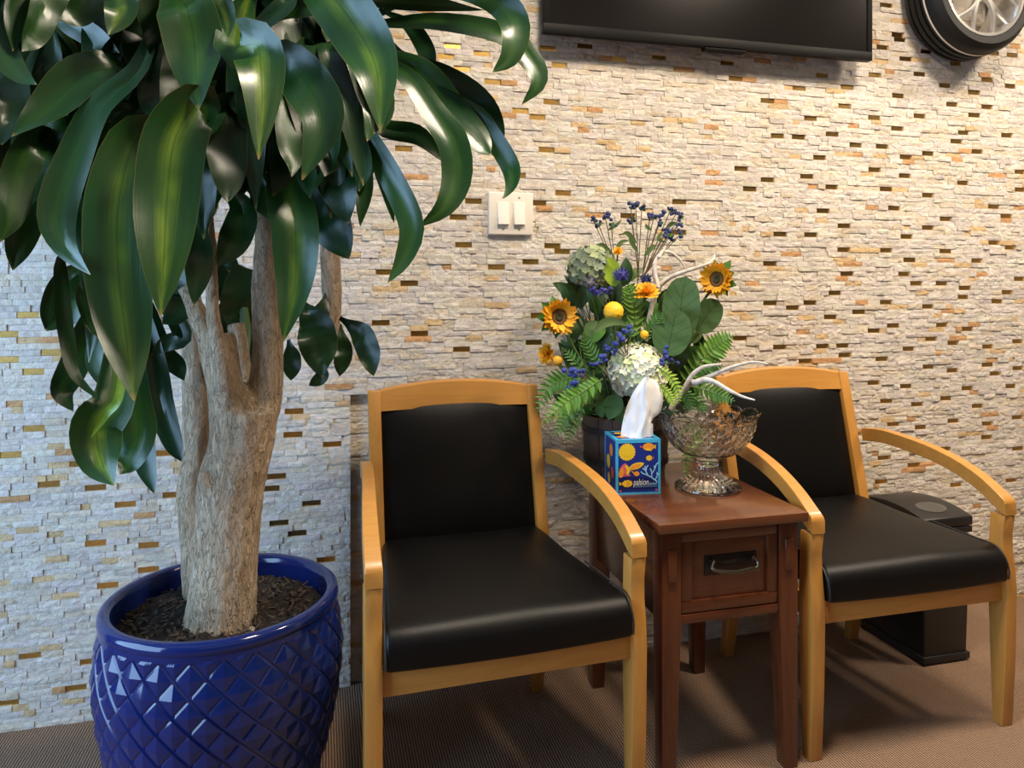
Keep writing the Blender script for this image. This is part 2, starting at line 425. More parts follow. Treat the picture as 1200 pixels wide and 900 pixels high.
mb.box(ROOM_X0 - 0.1, ROOM_X0, wy0, wy1, 0, wz0).box(ROOM_X0 - 0.1, ROOM_X0, wy0, wy1, wz1, CEIL)
struct('wall_left', mb, M['pale_paint'], flat=True)
win = tag(bpy.data.objects.new('window_1', None), kind='structure'); COL.objects.link(win); win.location = (ROOM_X0 - 0.05, (wy0 + wy1) / 2, wz0)
mb = MB(); xw = ROOM_X0 - 0.05
for (a, b, c, d) in ((wy0, wy1, wz0, wz0 + 0.05), (wy0, wy1, wz1 - 0.05, wz1), (wy0, wy0 + 0.05, wz0, wz1), (wy1 - 0.05, wy1, wz0, wz1), (0.925, 0.975, wz0, wz1)):
    mb.box(xw - 0.03, xw + 0.03, a, b, c, d)
mb.build('window_frame', M['frame'], win, flat=True)
for (a, b) in ((wy0 + 0.05, 0.925), (0.975, wy1 - 0.05)):
    MB().box(xw - 0.004, xw + 0.004, a, b, wz0 + 0.05, wz1 - 0.05).build('pane', M['pane'], win, flat=True)
for i, (lx, ly) in enumerate(DOWNLIGHTS):        # rings of the ceiling lamps
    struct('trim_%d' % (i + 2), MB().lathe([(0.185, -0.008), (0.225, -0.008), (0.225, 0.0), (0.185, 0.0)], 32, (lx, ly, CEIL), closed=True), M['plate'])
mb = MB()
for (a, b, c, d) in ((1.0, 2.2, -1.2, -1.15), (1.0, 2.2, -0.05, 0.0), (1.0, 1.05, -1.15, -0.05), (2.15, 2.2, -1.15, -0.05)):
    mb.box(a, b, c, d, CEIL - 0.02, CEIL)
struct('trim_5', mb, M['plate'], flat=True)  # made-up frame around the added overhead fill

# stone mosaic: rows of split-face strips with bronze glass pieces between them
PITCH, TH = 0.0183, 0.0178
ACC = []
def acc(x0, y0, s, pts): ACC.extend((x0 + a / s, y0 + b / s) for a, b in pts)
acc(900, 240, 4, [(258,21),(592,24),(1060,12),(835,60),(1120,58),(358,92),(750,113),(58,140),(202,150),(650,150),(1060,169),(1138,194),(555,207),(355,220),(835,218),(665,253),(980,265),(10,275),(640,315),(372,327),(697,357),(815,360),(925,384),(1180,353),(314,413),(1123,410),(197,456),(12,450),(116,477),(555,461),(915,442),(1077,462),(427,497),(750,481),(293,520),(589,564),(816,562),(935,581),(497,584),(767,623),(868,643),(350,650),(55,673),(256,672),(660,666),(1031,660),(1173,642),(363,713),(176,739),(536,733),(752,769),(868,767),(1031,741),(1172,760),(1066,800),(498,841),(647,856),(935,865),(1138,856)])
acc(840, 410, 3.333, [(663,203),(785,214),(895,193),(1020,218),(690,290),(796,300),(925,276),(1176,260),(1057,280),(1056,348),(655,416),(892,393),(1178,390),(770,455),(642,506),(935,528),(1150,507)])
acc(860, 80, 3.529, [(20,38),(368,25),(583,23),(770,18),(470,75),(272,86),(875,66),(1048,50),(140,128),(680,110),(996,95),(1145,67),(458,165),(903,157),(1048,151),(318,204),(582,204),(769,188),(996,195),(678,250),(268,277),(408,270),(180,288),(950,260),(505,314),(615,330),(922,309),(803,347),(1007,350),(1130,280),(355,378),(712,376),(30,410),(583,416),(140,456),(303,447),(708,446),(948,465),(1183,434),(67,508),(405,492),(632,494),(803,524),(1183,500)])
acc(440, 280, 6, [(620,28),(852,188),(65,242),(238,325),(310,672),(38,597),(606,787),(1115,712),(1150,525),(1100,160)])
acc(300, 0, 3.333, [(577,583),(768,170),(882,202),(742,228),(815,235),(925,310),(1010,322),(805,277),(1033,423),(1100,450),(1155,397),(1135,577),(850,783),(790,845),(1022,693),(1142,182),(1185,260)])
acc(620, 0, 5, [(115,270),(330,264),(532,345),(765,343),(1170,363),(205,388)])
acc(840, 0, 5.4545, [(70,397),(120,487),(1010,470),(1060,295),(1085,35),(1160,235)])
acc(1050, 0, 8, [(188,337),(40,350),(292,503),(95,548),(565,577),(910,500),(1090,505)])
acc(0, 560, 10, [(570,110),(1120,85),(1120,790)])
acc(0, 770, 10, [(350,15),(1060,50),(890,345),(85,570)])
acc(0, 470, 9.18, [(360,263),(110,575),(860,690)])
acc(0, 290, 5, [(160,378),(300,608),(40,525),(195,722),(45,648)])
acc(300, 440, 7.5, [(335,297),(325,510),(670,605),(180,885)])
acc(290, 540, 6.43, [(170,215),(483,327),(237,474),(375,553),(592,735)])
acc(90, 440, 3.6, [(360,332),(405,505),(205,548),(95,712),(303,722),(303,822),(130,890)])
acc(610, 220, 4, [(200,15),(535,12),(745,65),(84,82),(505,127),(745,205),(195,300),(150,273),(48,347),(90,592),(1030,708)])
REC_U0, REC_U1, REC_Z = 0.09, 0.63, 0.951        # shallow recess in the mosaic behind the chair
rows_acc = {}
for (x, y) in ACC:
    p = on_wall(x, y); r = int(p.z / PITCH)
    if p.z > 0: rows_acc.setdefault(r, []).append(p.x)
rt = random.Random(3)
N_ROWS = int(2.72 / PITCH)
for r in range(N_ROWS):                                # the pattern goes on out of the frame
    for k in range(2):
        u = rt.uniform(-1.9, 3.9)
        x, y = pix((u, WALL, (r + 0.5) * PITCH))
        if not (-20 < x < 1220 and -20 < y < 920): rows_acc.setdefault(r, []).append(u)

def tile_geo(u0, u1, z0, z1, yf, rr, rough):
    nx = max(2, min(6, round((u1 - u0) / 0.013))); nz = 2
    vs = []
    for j in range(nz + 1):
        for i in range(nx + 1):
            e = (i in (0, nx)) + (j in (0, nz))
            y = yf + rr.uniform(-0.5, 1.0) * rough * (0.35 if e else 1.0) + 0.0010 * e
            jx = rr.uniform(-0.3, 0.3) * (u1 - u0) / nx if 0 < i < nx else 0
            vs.append((lerp(u0, u1, i / nx) + jx, y, lerp(z0, z1, j / nz)))
    m = nx + 1; fs = []
    for j in range(nz):
        for i in range(nx):
            a, b, c, d = j * m + i, j * m + i + 1, (j + 1) * m + i + 1, (j + 1) * m + i
            if rr.random() < 0.5: fs += [(a, b, c), (a, c, d)]
            else: fs += [(a, b, d), (b, c, d)]
    ring = [i for i in range(m)] + [j * m + nx for j in range(1, nz + 1)] + [nz * m + i for i in range(nx - 1, -1, -1)] + [j * m for j in range(nz - 1, 0, -1)]
    b0 = len(vs); yb = WALL + 0.036
    vs += [(vs[k][0], yb, vs[k][2]) for k in ring]
    n = len(ring)
    for k in range(n):
        fs.append((ring[(k + 1) % n], ring[k], b0 + k, b0 + (k + 1) % n))
    return vs, fs

def tint(rr):
    q = rr.random(); k = rr.uniform(0.84, 1.04)
    if q < 0.74: c = (1.0, rr.uniform(0.95, 1.0), rr.uniform(0.88, 0.98))
    elif q < 0.88: c = (0.98, 0.90, 0.76)
    elif q < 0.92: c = (0.95, 0.72, 0.42)
    elif q < 0.94: c = (0.85, 0.50, 0.24)
    else: c = (0.86, 0.83, 0.82)
    return (c[0] * k, c[1] * k, c[2] * k)

def tile_mesh(name, vs, fs, tints, off=(0, 0, 0)):
    me = bpy.data.meshes.new(name); o = Vector(off)
    me.from_pydata([(p[0] - o.x, p[1] - o.y, p[2] - o.z) for p in vs], [], fs)
    if tints:
        at_ = me.color_attributes.new('tint', 'FLOAT_COLOR', 'POINT')
        buf = []
        for t_ in tints: buf += [t_[0], t_[1], t_[2], 1.0]
        at_.data.foreach_set('color', buf)
    return me

tiles = []; glass = []
for r in range(N_ROWS):
    z0, z1 = r * PITCH, r * PITCH + TH
    inrec_row = z1 < REC_Z
    marks = []
    for u in sorted(rows_acc.get(r, [])):
        if not marks or u - marks[-1][1] > 0.06: marks.append((u - 0.0285, u + 0.0285))
    cuts = [-1.9]; segs = []
    cur = -1.9 + rt.uniform(-0.05, 0)
    for (a, b) in marks + [(3.9, 3.9)]:
        while cur < a - 1e-6:
            wd = rt.choice((0.029, 0.043, 0.057, 0.057, 0.057, 0.072, 0.086))
            nxt = cur + wd
            if a - nxt < 0.022: nxt = a if a - cur < 0.1 else lerp(cur, a, 0.5)
            if inrec_row:
                for e in (REC_U0, REC_U1):
                    if cur < e - 1e-6 < nxt and nxt > e: nxt = e
            segs.append((cur, nxt, 0)); cur = nxt
        if b > a: segs.append((a, b, 1)); cur = b
    for (a, b, g_) in segs:
        rec = 0.024 if (inrec_row and REC_U0 - 1e-4 <= (a + b) / 2 <= REC_U1) else 0.0
        if g_: glass.append((a, b, z0, z1, rec))
        else: tiles.append((a, b, z0, z1, rec))
# the strips that show largest stand as pieces of their own, the rest is one mosaic
def shows(t):
    x, y = pix(((t[0] + t[1]) / 2, WALL, (t[2] + t[3]) / 2))
    ok = (2 < x < 110 and 320 < y < 846) or (312 < x < 408 and 455 < y < 660) or (120 < x < 210 and 590 < y < 660) or (380 < x < 408 and 660 < y < 806)
    return ok, (t[1] - t[0]) * (2.5 - 0.0005 * x)
cand = sorted([(shows(t)[1], i) for i, t in enumerate(tiles) if shows(t)[0]], reverse=True)[:300]
own = {i for _, i in cand}
SV, SF, ST = [], [], []
for i, (a, b, z0, z1, rec) in enumerate(tiles):
    rr = random.Random(1000 + i)
    yf = WALL + rec - 0.001 + rr.uniform(-0.0026, 0.0026)
    vs, fs = tile_geo(a + 0.0003, b - 0.0003, z0, z1, yf, rr, 0.0026)
    tc = tint(rr)
    if i in own:
        c = Vector(((a + b) / 2, WALL, z0))
        link('stone_tile', tile_mesh('stone_tile', vs, fs, [tc] * len(vs), c), M['stone'], wall_back, c - wloc(wall_back))
    else:
        o_ = len(SV); SV += vs; SF += [tuple(k + o_ for k in f) for f in fs]; ST += [tc] * len(vs)
tag(link('stone_mosaic', tile_mesh('stone_mosaic', SV, SF, ST, wloc(wall_back)), M['stone'], wall_back), kind='stuff')
del SV, SF, ST
GV, GF = [], []
inview = []
for i, (a, b, z0, z1, rec) in enumerate(glass):
    x, y = pix(((a + b) / 2, WALL, z0)); inview.append((-10 < x < 1210 and -10 < y < 910, i))
keep = {i for ok, i in inview if ok}
gmesh = None
for i, (a, b, z0, z1, rec) in enumerate(glass):
    mb = MB().box(-0.0283, 0.0283, 0.0, 0.03 - rec, 0, TH)
    yf = WALL + rec + 0.0050
    if i in keep and len(keep) <= 300:
        if gmesh is None or rec:
            me = mb.mesh('glass_tile', bevel=0.0008, bseg=1, ang=20)
            if not rec: gmesh = me
        else: me = gmesh
        rr = random.Random(i)
        o = link('glass_tile', me, M['bronze'], wall_back, Vector(((a + b) / 2, yf, z0)) - wloc(wall_back))
        o.rotation_euler = (rr.uniform(-0.05, 0.05), 0, rr.uniform(-0.03, 0.03))
    else:
        o_ = len(GV); GV += [(p.x + (a + b) / 2, p.y + yf, p.z + z0) for p in mb.v]; GF += [tuple(k + o_ for k in f) for f in mb.f]
if GV: tag(link('glass_mosaic', tile_mesh('glass_mosaic', GV, GF, None, wloc(wall_back)), M['bronze'], wall_back), kind='stuff')

# ------------------------------------------------------------------ armchairs (local: x right, y towards the wall, z up)
def cushion(hw0, hw1, y0, y1, zb0, zb1, zt0, zt1, crown, r_front, r):
    bm = bmesh.new()
    c = [(-hw0, y0, zb0), (hw0, y0, zb0), (hw1, y1, zb1), (-hw1, y1, zb1), (-hw0, y0, zt0), (hw0, y0, zt0), (hw1, y1, zt1), (-hw1, y1, zt1)]
    v = [bm.verts.new(p) for p in c]
    for f in ((3, 2, 1, 0), (4, 5, 6, 7), (0, 1, 5, 4), (1, 2, 6, 5), (2, 3, 7, 6), (3, 0, 4, 7)): bm.faces.new([v[i] for i in f])
    bm.edges.ensure_lookup_table()
    e_front = [e for e in bm.edges if set(e.verts) == {v[4], v[5]}]
    bmesh.ops.bevel(bm, geom=e_front, offset=r_front, segments=8, profile=0.5, affect='EDGES')
    es = [e for e in bm.edges if len(e.link_faces) == 2 and e.calc_face_angle(0) > math.radians(40)]
    bmesh.ops.bevel(bm, geom=es, offset=r, segments=4, profile=0.5, affect='EDGES', clamp_overlap=True)
    bmesh.ops.recalc_face_normals(bm, faces=bm.faces)
    return bm

def profile_leg(pf, pb):
    """pf: front edge (y, z) from the foot up; pb: rear edge from the foot up -> closed profile"""
    return pf + pb[::-1]

def chamfer_rect(w, h, c=0.004):
    a, b = w / 2, h / 2
    return [(-a + c, -b), (a - c, -b), (a, -b + c), (a, b - c), (a - c, b), (-a + c, b), (-a, b - c), (-a, -b + c)]

def armchair(loc, rz, label):
    t = thing('armchair', label, 'chair', loc, rz, 'waiting room armchairs')
    XF, XB = 0.322, 0.252
    for s in (-1, 1):
        pf = [(0.014, 0.0), (0.004, 0.20), (0.0, 0.40), (0.004, 0.45), (0.013, 0.51), (0.014, 0.56), (0.006, 0.615)]
        pb = [(0.048, 0.0), (0.058, 0.25), (0.064, 0.42), (0.060, 0.52), (0.056, 0.615)]
        x0 = s * XF
        MB().prism(profile_leg(pf, pb), x0 - 0.0195, x0 + 0.0195).build('front_leg', M['maple'], t, True, bevel=0.003)
        # rear leg and back post in one bent piece
        zz = [0.0, 0.12, 0.25, 0.36, 0.44, 0.52, 0.62, 0.74, 0.86, 0.963]
        cy = [0.590, 0.566, 0.545, 0.532, 0.530, 0.538, 0.560, 0.589, 0.618, 0.643]
        dp = [0.034, 0.040, 0.046, 0.050, 0.050, 0.046, 0.040, 0.036, 0.033, 0.030]
        pf = [(y - d / 2, z) for y, z, d in zip(cy, zz, dp)]; pb = [(y + d / 2, z) for y, z, d in zip(cy, zz, dp)]
        MB().prism(profile_leg(pf, pb), s * XB - 0.0185, s * XB + 0.0185).build('rear_leg', M['maple'], t, True, bevel=0.003)
        # curved arm
        ap = [(0.004, 0.634), (0.052, 0.664), (0.105, 0.693), (0.185, 0.722), (0.273, 0.741), (0.367, 0.752), (0.468, 0.757), (0.556, 0.746)]
        pts = []
        for (y, z) in ap:
            k = sstep(0, 0.58, y); pts.append((s * lerp(XF, XB + 0.034, k), y, z))
        pts = crom(pts, 20)
        secs = [chamfer_rect(lerp(0.040, 0.030, i / 20), lerp(0.041, 0.045, i / 20), 0.0016) for i in range(21)]
        mb = MB(); mb.sweep(pts, secs, Vector((1, 0, 0)))
        # square front end
        for i in range(8): mb.v[i].y = 0.004
        mb.build('arm', M['maple_x'], t, True, ang=30)
        MB().prism([(0.045, 0.373), (0.045, 0.43), (0.53, 0.43), (0.53, 0.373)], -0.011, 0.011)
        a, b = Vector((s * (XF - 0.004), 0.05, 0)), Vector((s * XB, 0.515, 0)); n_ = Vector((0.011, 0, 0))
        MB().hexa([(a - n_) + Vector((0, 0, 0.372)), (a + n_) + Vector((0, 0, 0.372)), (b + n_) + Vector((0, 0, 0.372)), (b - n_) + Vector((0, 0, 0.372)),
                   (a - n_) + Vector((0, 0, 0.432)), (a + n_) + Vector((0, 0, 0.432)), (b + n_) + Vector((0, 0, 0.432)), (b - n_) + Vector((0, 0, 0.432))]).build('side_rail', M['maple_x'], t, True, bevel=0.002)
    MB().box(-XF + 0.019, XF - 0.019, 0.014, 0.040, 0.368, 0.430).build('front_rail', M['maple_x'], t, True, bevel=0.002)
    MB().box(-XB + 0.018, XB - 0.018, 0.520, 0.545, 0.372, 0.432).build('rear_rail', M['maple_x'], t, True, bevel=0.002)
    # arched top rail
    mb = MB(); N = 24; rows = []
    for i in range(N + 1):
        x = lerp(-XB + 0.0183, XB - 0.0183, i / N); q = 1 - (x / XB) ** 2
        zt = 0.962 + 0.026 * q; zb = 0.902 + 0.003 * q; bow = 0.010 * q
        yb, yt = 0.631 + bow, 0.643 + bow
        yb = lerp(0.631, 0.643, (zb - 0.90) / 0.063) + bow - 0.004
        ring = [(x, yb - 0.013, zb), (x, yt - 0.012, zt - 0.006), (x, yt - 0.006, zt), (x, yt + 0.010, zt), (x, yt + 0.015, zt - 0.006), (x, yb + 0.012, zb)]
        rows.append(ring)
    m = 6
    mb.add([p for r in rows for p in r], [(i * m + k, i * m + (k + 1) % m, (i + 1) * m + (k + 1) % m, (i + 1) * m + k) for i in range(N) for k in range(m)] + [tuple(range(m - 1, -1, -1)), tuple(N * m + k for k in range(m))])
    mb.build('top_rail', M['maple_x'], t, True, ang=30)
    # leather seat
    bm = cushion(0.300, 0.236, -0.012, 0.545, 0.431, 0.433, 0.524, 0.538, 0, 0.050, 0.012)
    bmesh.ops.subdivide_edges(bm, edges=[e for e in bm.edges if e.calc_length() > 0.15], cuts=10, use_grid_fill=True)
    for v in bm.verts:
        u = v.co.x / lerp(0.300, 0.236, (v.co.y + 0.012) / 0.557); tt = (v.co.y + 0.012) / 0.557
        if v.co.z > 0.50: v.co.z += 0.016 * (1 - u * u) * max(0, 1 - (2 * tt - 1) ** 2) + 0.004 * noise.noise(v.co * 6)
        if v.co.y < 0.06: v.co.y -= 0.012 * (1 - u * u)
    me = bpy.data.meshes.new('seat'); bm.to_mesh(me); bm.free(); me.shade_smooth(); me.set_sharp_from_angle(angle=math.radians(50))
    seat = link('seat', me, M['leather'], t)
    for s in (-1, 1):
        cp = [(s * 0.2975, -0.011, 0.440), (s * 0.2985, -0.011, 0.468), (s * 0.298, 0.004, 0.502), (s * 0.296, 0.034, 0.5225), (s * 0.290, 0.10, 0.5255), (s * 0.276, 0.24, 0.530)]
        MB().tube(crom(cp, 22), 0.0028, 6).build('piping', M['thread'], seat, True)
    # leather back, leaning with the posts
    bm = cushion(0.235, 0.235, -0.012, 0.026, 0.0, 0.0, 0.412, 0.412, 0, 0.014, 0.010)
    bmesh.ops.subdivide_edges(bm, edges=[e for e in bm.edges if e.calc_length() > 0.15], cuts=10, use_grid_fill=True)
    for v in bm.verts:
        u, q = v.co.x / 0.235, v.co.z / 0.412
        if v.co.y < 0.005: v.co.y -= 0.020 * max(0, 1 - u ** 4) * max(0, 1 - (2 * q - 1) ** 4)
    me = bpy.data.meshes.new('backrest'); bm.to_mesh(me); bm.free(); me.shade_smooth(); me.set_sharp_from_angle(angle=math.radians(50))
    o = link('backrest', me, M['leather'], t, (0, 0.547, 0.520)); o.rotation_euler = (-math.atan2(0.643 - 0.560, 0.963 - 0.62), 0, 0)
    return t

armchair((0.434, 1.668, 0), math.radians(2.4), 'black leather armchair with honey wood frame beside the blue plant pot')
armchair((1.615, 1.722, 0), 0.0, 'black leather armchair with honey wood frame in front of the black bin')

# ------------------------------------------------------------------ end table
TX0, TX1, TY0, TY1, TZ = 0.818, 1.248, 1.705, 2.290, 0.685
tb = thing('end_table', 'dark cherry wooden end table with one drawer between the armchairs', 'table', ((TX0 + TX1) / 2, (TY0 + TY1) / 2, 0))
MB().box(TX0, TX1, TY0, TY1, TZ - 0.025, TZ).build('table_top', M['cherry_y'], tb, bevel=0.003)
lx0, lx1, ly0, ly1 = TX0 + 0.018, TX1 - 0.018, TY0 + 0.022, TY1 - 0.03
LW = 0.054
for (sx, x) in ((0, lx0), (1, lx1)):
    for (sy, y) in ((0, ly0), (1, ly1)):
        xa, xb = (x, x + LW) if sx == 0 else (x - LW, x)
        ya, yb = (y, y + LW) if sy == 0 else (y - LW, y)
        q = 0.016; zt = TZ - 0.025; zk = 0.42
        ix = (0, q) if sx else (-q, 0)          # taper on the inner sides only
        bxa, bxb = (xa + q, xb) if sx else (xa, xb - q)
        bya, byb = (ya + q, yb) if sy else (ya, yb - q)
        mb = MB()
        prof = [((bxa, bxb, bya, byb), 0.0), ((xa, xb, ya, yb), zk), ((xa, xb, ya, yb), zt)]
        vs = []
        for (a, b, c, d), z in prof: vs += [(a, c, z), (b, c, z), (b, d, z), (a, d, z)]
        fs = [(3, 2, 1, 0), (8, 9, 10, 11)]
        for j in range(2):
            for k in range(4): fs.append((j * 4 + k, j * 4 + (k + 1) % 4, (j + 1) * 4 + (k + 1) % 4, (j + 1) * 4 + k))
        mb.add(vs, fs); lg = mb.build('leg', M['cherry'], tb, bevel=0.002)
        if sy == 0:
            cx = (xa + xb) / 2
            MB().box(cx - 0.012, cx + 0.012, ly0 - 0.006, ly0 + 0.01, 0.530, 0.612).build('peg', M['cherry'], lg, bevel=0.002)
for x in (lx0 + 0.008, lx1 - 0.026):
    MB().box(x, x + 0.018, ly0 + LW, ly1 - LW, 0.420, TZ - 0.025).build('side_panel', M['cherry_y'], tb, bevel=0.001)
MB().box(lx0 + LW, lx1 - LW, ly1 - 0.026, ly1 - 0.008, 0.420, TZ - 0.025).build('back_panel', M['cherry_x'], tb, bevel=0.001)
MB().box(lx0 + LW, lx1 - LW, ly0 + 0.004, ly0 + 0.04, 0.417, 0.440).build('bottom_rail', M['cherry_x'], tb, bevel=0.0015)
dx0, dx1, dz0, dz1, dy = lx0 + LW + 0.003, lx1 - LW - 0.003, 0.443, 0.655, ly0 + 0.006
dr = MB().box(dx0, dx1, dy + 0.008, dy + 0.022, dz0, dz1).build('drawer', M['cherry_x'], tb, bevel=0.001)
fw_ = 0.030
for (a, b, c, d) in ((dx0, dx1, dz0, dz0 + fw_), (dx0, dx1, dz1 - fw_, dz1)):
    MB().box(a, b, dy, dy + 0.010, c, d).build('drawer_rail', M['cherry_x'], dr, bevel=0.0025)
for (a, b) in ((dx0, dx0 + fw_), (dx1 - fw_, dx1)):
    MB().box(a, b, dy, dy + 0.010, dz0 + fw_, dz1 - fw_).build('drawer_stile', M['cherry'], dr, bevel=0.0025)
hcx, hz = (dx0 + dx1) / 2 + 0.004, 0.558
hx0, hx1 = hcx - 0.076, hcx + 0.076
mb = MB().box(hx0, hx1, dy + 0.004, dy + 0.009, hz - 0.026, hz + 0.026)
mb.build('handle_plate', M['iron'], dr, bevel=0.0015)
mb = MB()
for x in (hx0 + 0.018, hx1 - 0.018):
    mb.tube([(x, dy + 0.006, hz + 0.013), (x, dy - 0.010, hz + 0.013)], [0.007, 0.006], 10)
pts = crom([(hx0 + 0.018, dy - 0.010, hz + 0.016), (hx0 + 0.010, dy - 0.016, hz + 0.004), (hx0 + 0.016, dy - 0.022, hz - 0.004), (hx0 + 0.040, dy - 0.026, hz - 0.008), (hcx, dy - 0.028, hz - 0.011),
            (hx1 - 0.040, dy - 0.026, hz - 0.008), (hx1 - 0.016, dy - 0.022, hz - 0.008), (hx1 - 0.010, dy - 0.016, hz + 0.004), (hx1 - 0.018, dy - 0.010, hz + 0.016)], 40)
rad = [0.0038 + 0.0018 * math.sin(PI * i / 40) for i in range(41)]
mb.tube(pts, rad, 8)
mb.build('handle', M['handle'], dr)

# ------------------------------------------------------------------ black bin behind the right chair
bx0, bx1, by0, by1 = 1.955, 2.155, 2.065, 2.385
bn = thing('waste_bin', 'slim black plastic waste bin with domed lid behind the armchair', 'bin', ((bx0 + bx1) / 2, (by0 + by1) / 2, 0))
c = 0.012
MB().hexa([(bx0 + c, by0 + c, 0.0), (bx1 - c, by0 + c, 0.0), (bx1 - c, by1 - c, 0.0), (bx0 + c, by1 - c, 0.0), (bx0 + 0.003, by0 + 0.004, 0.435), (bx1 - 0.003, by0 + 0.004, 0.435), (bx1 - 0.003, by1 - 0.003, 0.435), (bx0 + 0.003, by1 - 0.003, 0.435)]).build('body', M['bin'], bn, bevel=0.008, bseg=3)
MB().box(bx0 + 0.004, bx1 - 0.004, by0 + 0.006, by1 - 0.004, 0.006, 0.030).build('base_band', M['bin'], bn, bevel=0.003)
MB().box(bx0, bx1, by0, by1, 0.440, 0.462).build('lid_rim', M['bin'], bn, bevel=0.004)
prof = []
for i in range(15):
    q = i / 14; prof.append((lerp(by0, by1, q), 0.482 + 0.035 * math.sin(PI * (0.10 + 0.86 * q)) ** 0.8))
lid = MB().prism([(by1, 0.464), (by0, 0.464)] + prof, bx0 - 0.002, bx1 + 0.002).build('lid', M['bin'], bn, bevel=0.005, bseg=2, ang=40)
mb = MB(); n = 32; cyb = by0 + 0.075
def lid_z(y):
    q = (y - by0) / (by1 - by0); return 0.482 + 0.035 * math.sin(PI * (0.10 + 0.86 * q)) ** 0.8
mb.add([((bx0 + bx1) / 2 + 0.055 * math.cos(2 * PI * k / n), cyb + 0.040 * math.sin(2 * PI * k / n), lid_z(cyb + 0.040 * math.sin(2 * PI * k / n)) + 0.0012) for k in range(n)], [tuple(range(n))])
mb.build('badge', M['bin_badge'], lid)

# ------------------------------------------------------------------ television
tx0, tx1, tz0 = 0.708, 1.985, 2.118; tz1 = tz0 + 0.735; ty = WALL - 0.09
tv = thing('television', 'black flat screen television hung on the stone wall', 'television', ((tx0 + tx1) / 2, ty, tz0))
bz = 0.020
mb = MB()
mb.box(tx0, tx1, ty, ty + 0.03, tz0, tz0 + bz + 0.012).box(tx0, tx1, ty, ty + 0.03, tz1 - bz, tz1)
mb.box(tx0, tx0 + bz, ty, ty + 0.03, tz0 + bz + 0.012, tz1 - bz).box(tx1 - bz, tx1, ty, ty + 0.03, tz0 + bz + 0.012, tz1 - bz)
mb.build('bezel', M['tv_black'], tv, bevel=0.002)
MB().box(tx0 + bz, tx1 - bz, ty + 0.004, ty + 0.012, tz0 + bz + 0.012, tz1 - bz).build('screen', M['screen'], tv, flat=True)
MB().box(tx0 + 0.012, tx1 - 0.012, ty + 0.028, ty + 0.05, tz0 + 0.010, tz1 - 0.01).build('rear_shell', M['tv_black'], tv, bevel=0.006)
MB().box(tx0 + 0.25, tx1 - 0.25, ty + 0.05, ty + 0.075, tz0 + 0.06, tz1 - 0.1).build('rear_housing', M['tv_black'], tv, bevel=0.006)
MB().box(1.20, 1.50, ty + 0.074, WALL - 0.0075, tz0 + 0.15, tz1 - 0.2).build('wall_bracket', M['iron'], tv, flat=True)
MB().box(1.30, 1.46, ty + 0.004, ty + 0.035, tz0 - 0.010, tz0 + 0.002).build('sensor_bar', M['tv_black'], tv, bevel=0.002)

# ------------------------------------------------------------------ light switch
sa, sb = on_wall(571.5, 225), on_wall(623.5, 276)
sx0, sx1, sz0, sz1 = sa.x, sb.x, sb.z, sa.z; sy = WALL - 0.006
sw = thing('light_switch', 'almond double rocker light switch plate on the stone wall', 'switch', ((sx0 + sx1) / 2, sy, sz0))
MB().box(sx0, sx1, sy - 0.009, sy + 0.012, sz0, sz1).build('switch_plate', M['plate'], sw, bevel=0.004, bseg=3)
for k in (0.32, 0.68):
    cx = lerp(sx0, sx1, k); cz = (sz0 + sz1) / 2; hw, hh = 0.0185, 0.037
    MB().box(cx - hw - 0.003, cx + hw + 0.003, sy - 0.0105, sy - 0.008, cz - hh - 0.003, cz + hh + 0.003).build('rocker_frame', M['plate'], sw, bevel=0.0007)
    MB().prism([(sy - 0.010, cz + hh), (sy - 0.011, cz + hh - 0.001), (sy - 0.013, cz), (sy - 0.022, cz - hh), (sy - 0.010, cz - hh)], cx - hw, cx + hw).build('rocker', M['rocker'], sw, bevel=0.0012)
    for z in (sz0 + 0.018, sz1 - 0.018):
        MB().tube([(cx, sy - 0.008, z), (cx, sy - 0.0102, z)], 0.0034, 12).build('screw', M['steel'], sw)

# ------------------------------------------------------------------ car wheel on the wall
wr, wt = 0.178, 0.238
wc = on_wall(1155, -15, WALL - 0.165); wcx, wcz = wc.x, wc.z; wf, wbk = WALL - 0.165, WALL - 0.0075
wh = thing('car_wheel', 'silver spoked car wheel with black tire hung on the wall', 'wheel', (wcx, WALL, wcz))
def ylathe(prof, seg=72):
    """profile of (r, y) turned round the wheel axle"""
    mb = MB(); vs = []; n = len(prof)
    for (r, y) in prof:
        for k in range(seg):
            a = 2 * PI * k / seg; vs.append((wcx + r * math.cos(a), y, wcz + r * math.sin(a)))
    fs = [(j * seg + k, j * seg + (k + 1) % seg, ((j + 1) % n) * seg + (k + 1) % seg, ((j + 1) % n) * seg + k) for j in range(n) for k in range(seg)]
    mb.add(vs, fs); return mb
L = wbk - wf
tp = [(wr, wf + 0.006), (wr + 0.012, wf - 0.004), (wr + 0.035, wf - 0.006), (wt - 0.010, wf + 0.006), (wt, wf + 0.022), (wt + 0.004, wf + 0.05)]
for k in range(3):
    y = wf + 0.055 + k * 0.026
    tp += [(wt + 0.005, y), (wt + 0.005, y + 0.006), (wt - 0.003, y + 0.008), (wt - 0.003, y + 0.013), (wt + 0.005, y + 0.015)]
tp += [(wt + 0.002, wbk - 0.02), (wt - 0.015, wbk), (wr, wbk)]
ylathe(tp).build('tire', M['rubber'], wh, ang=30)
ylathe([(wt + 0.0052, wf + 0.044), (wt + 0.0066, wf + 0.046), (wt + 0.0066, wf + 0.050), (wt + 0.0052, wf + 0.052)]).build('tread_stripe', M['whitewall'], wh)
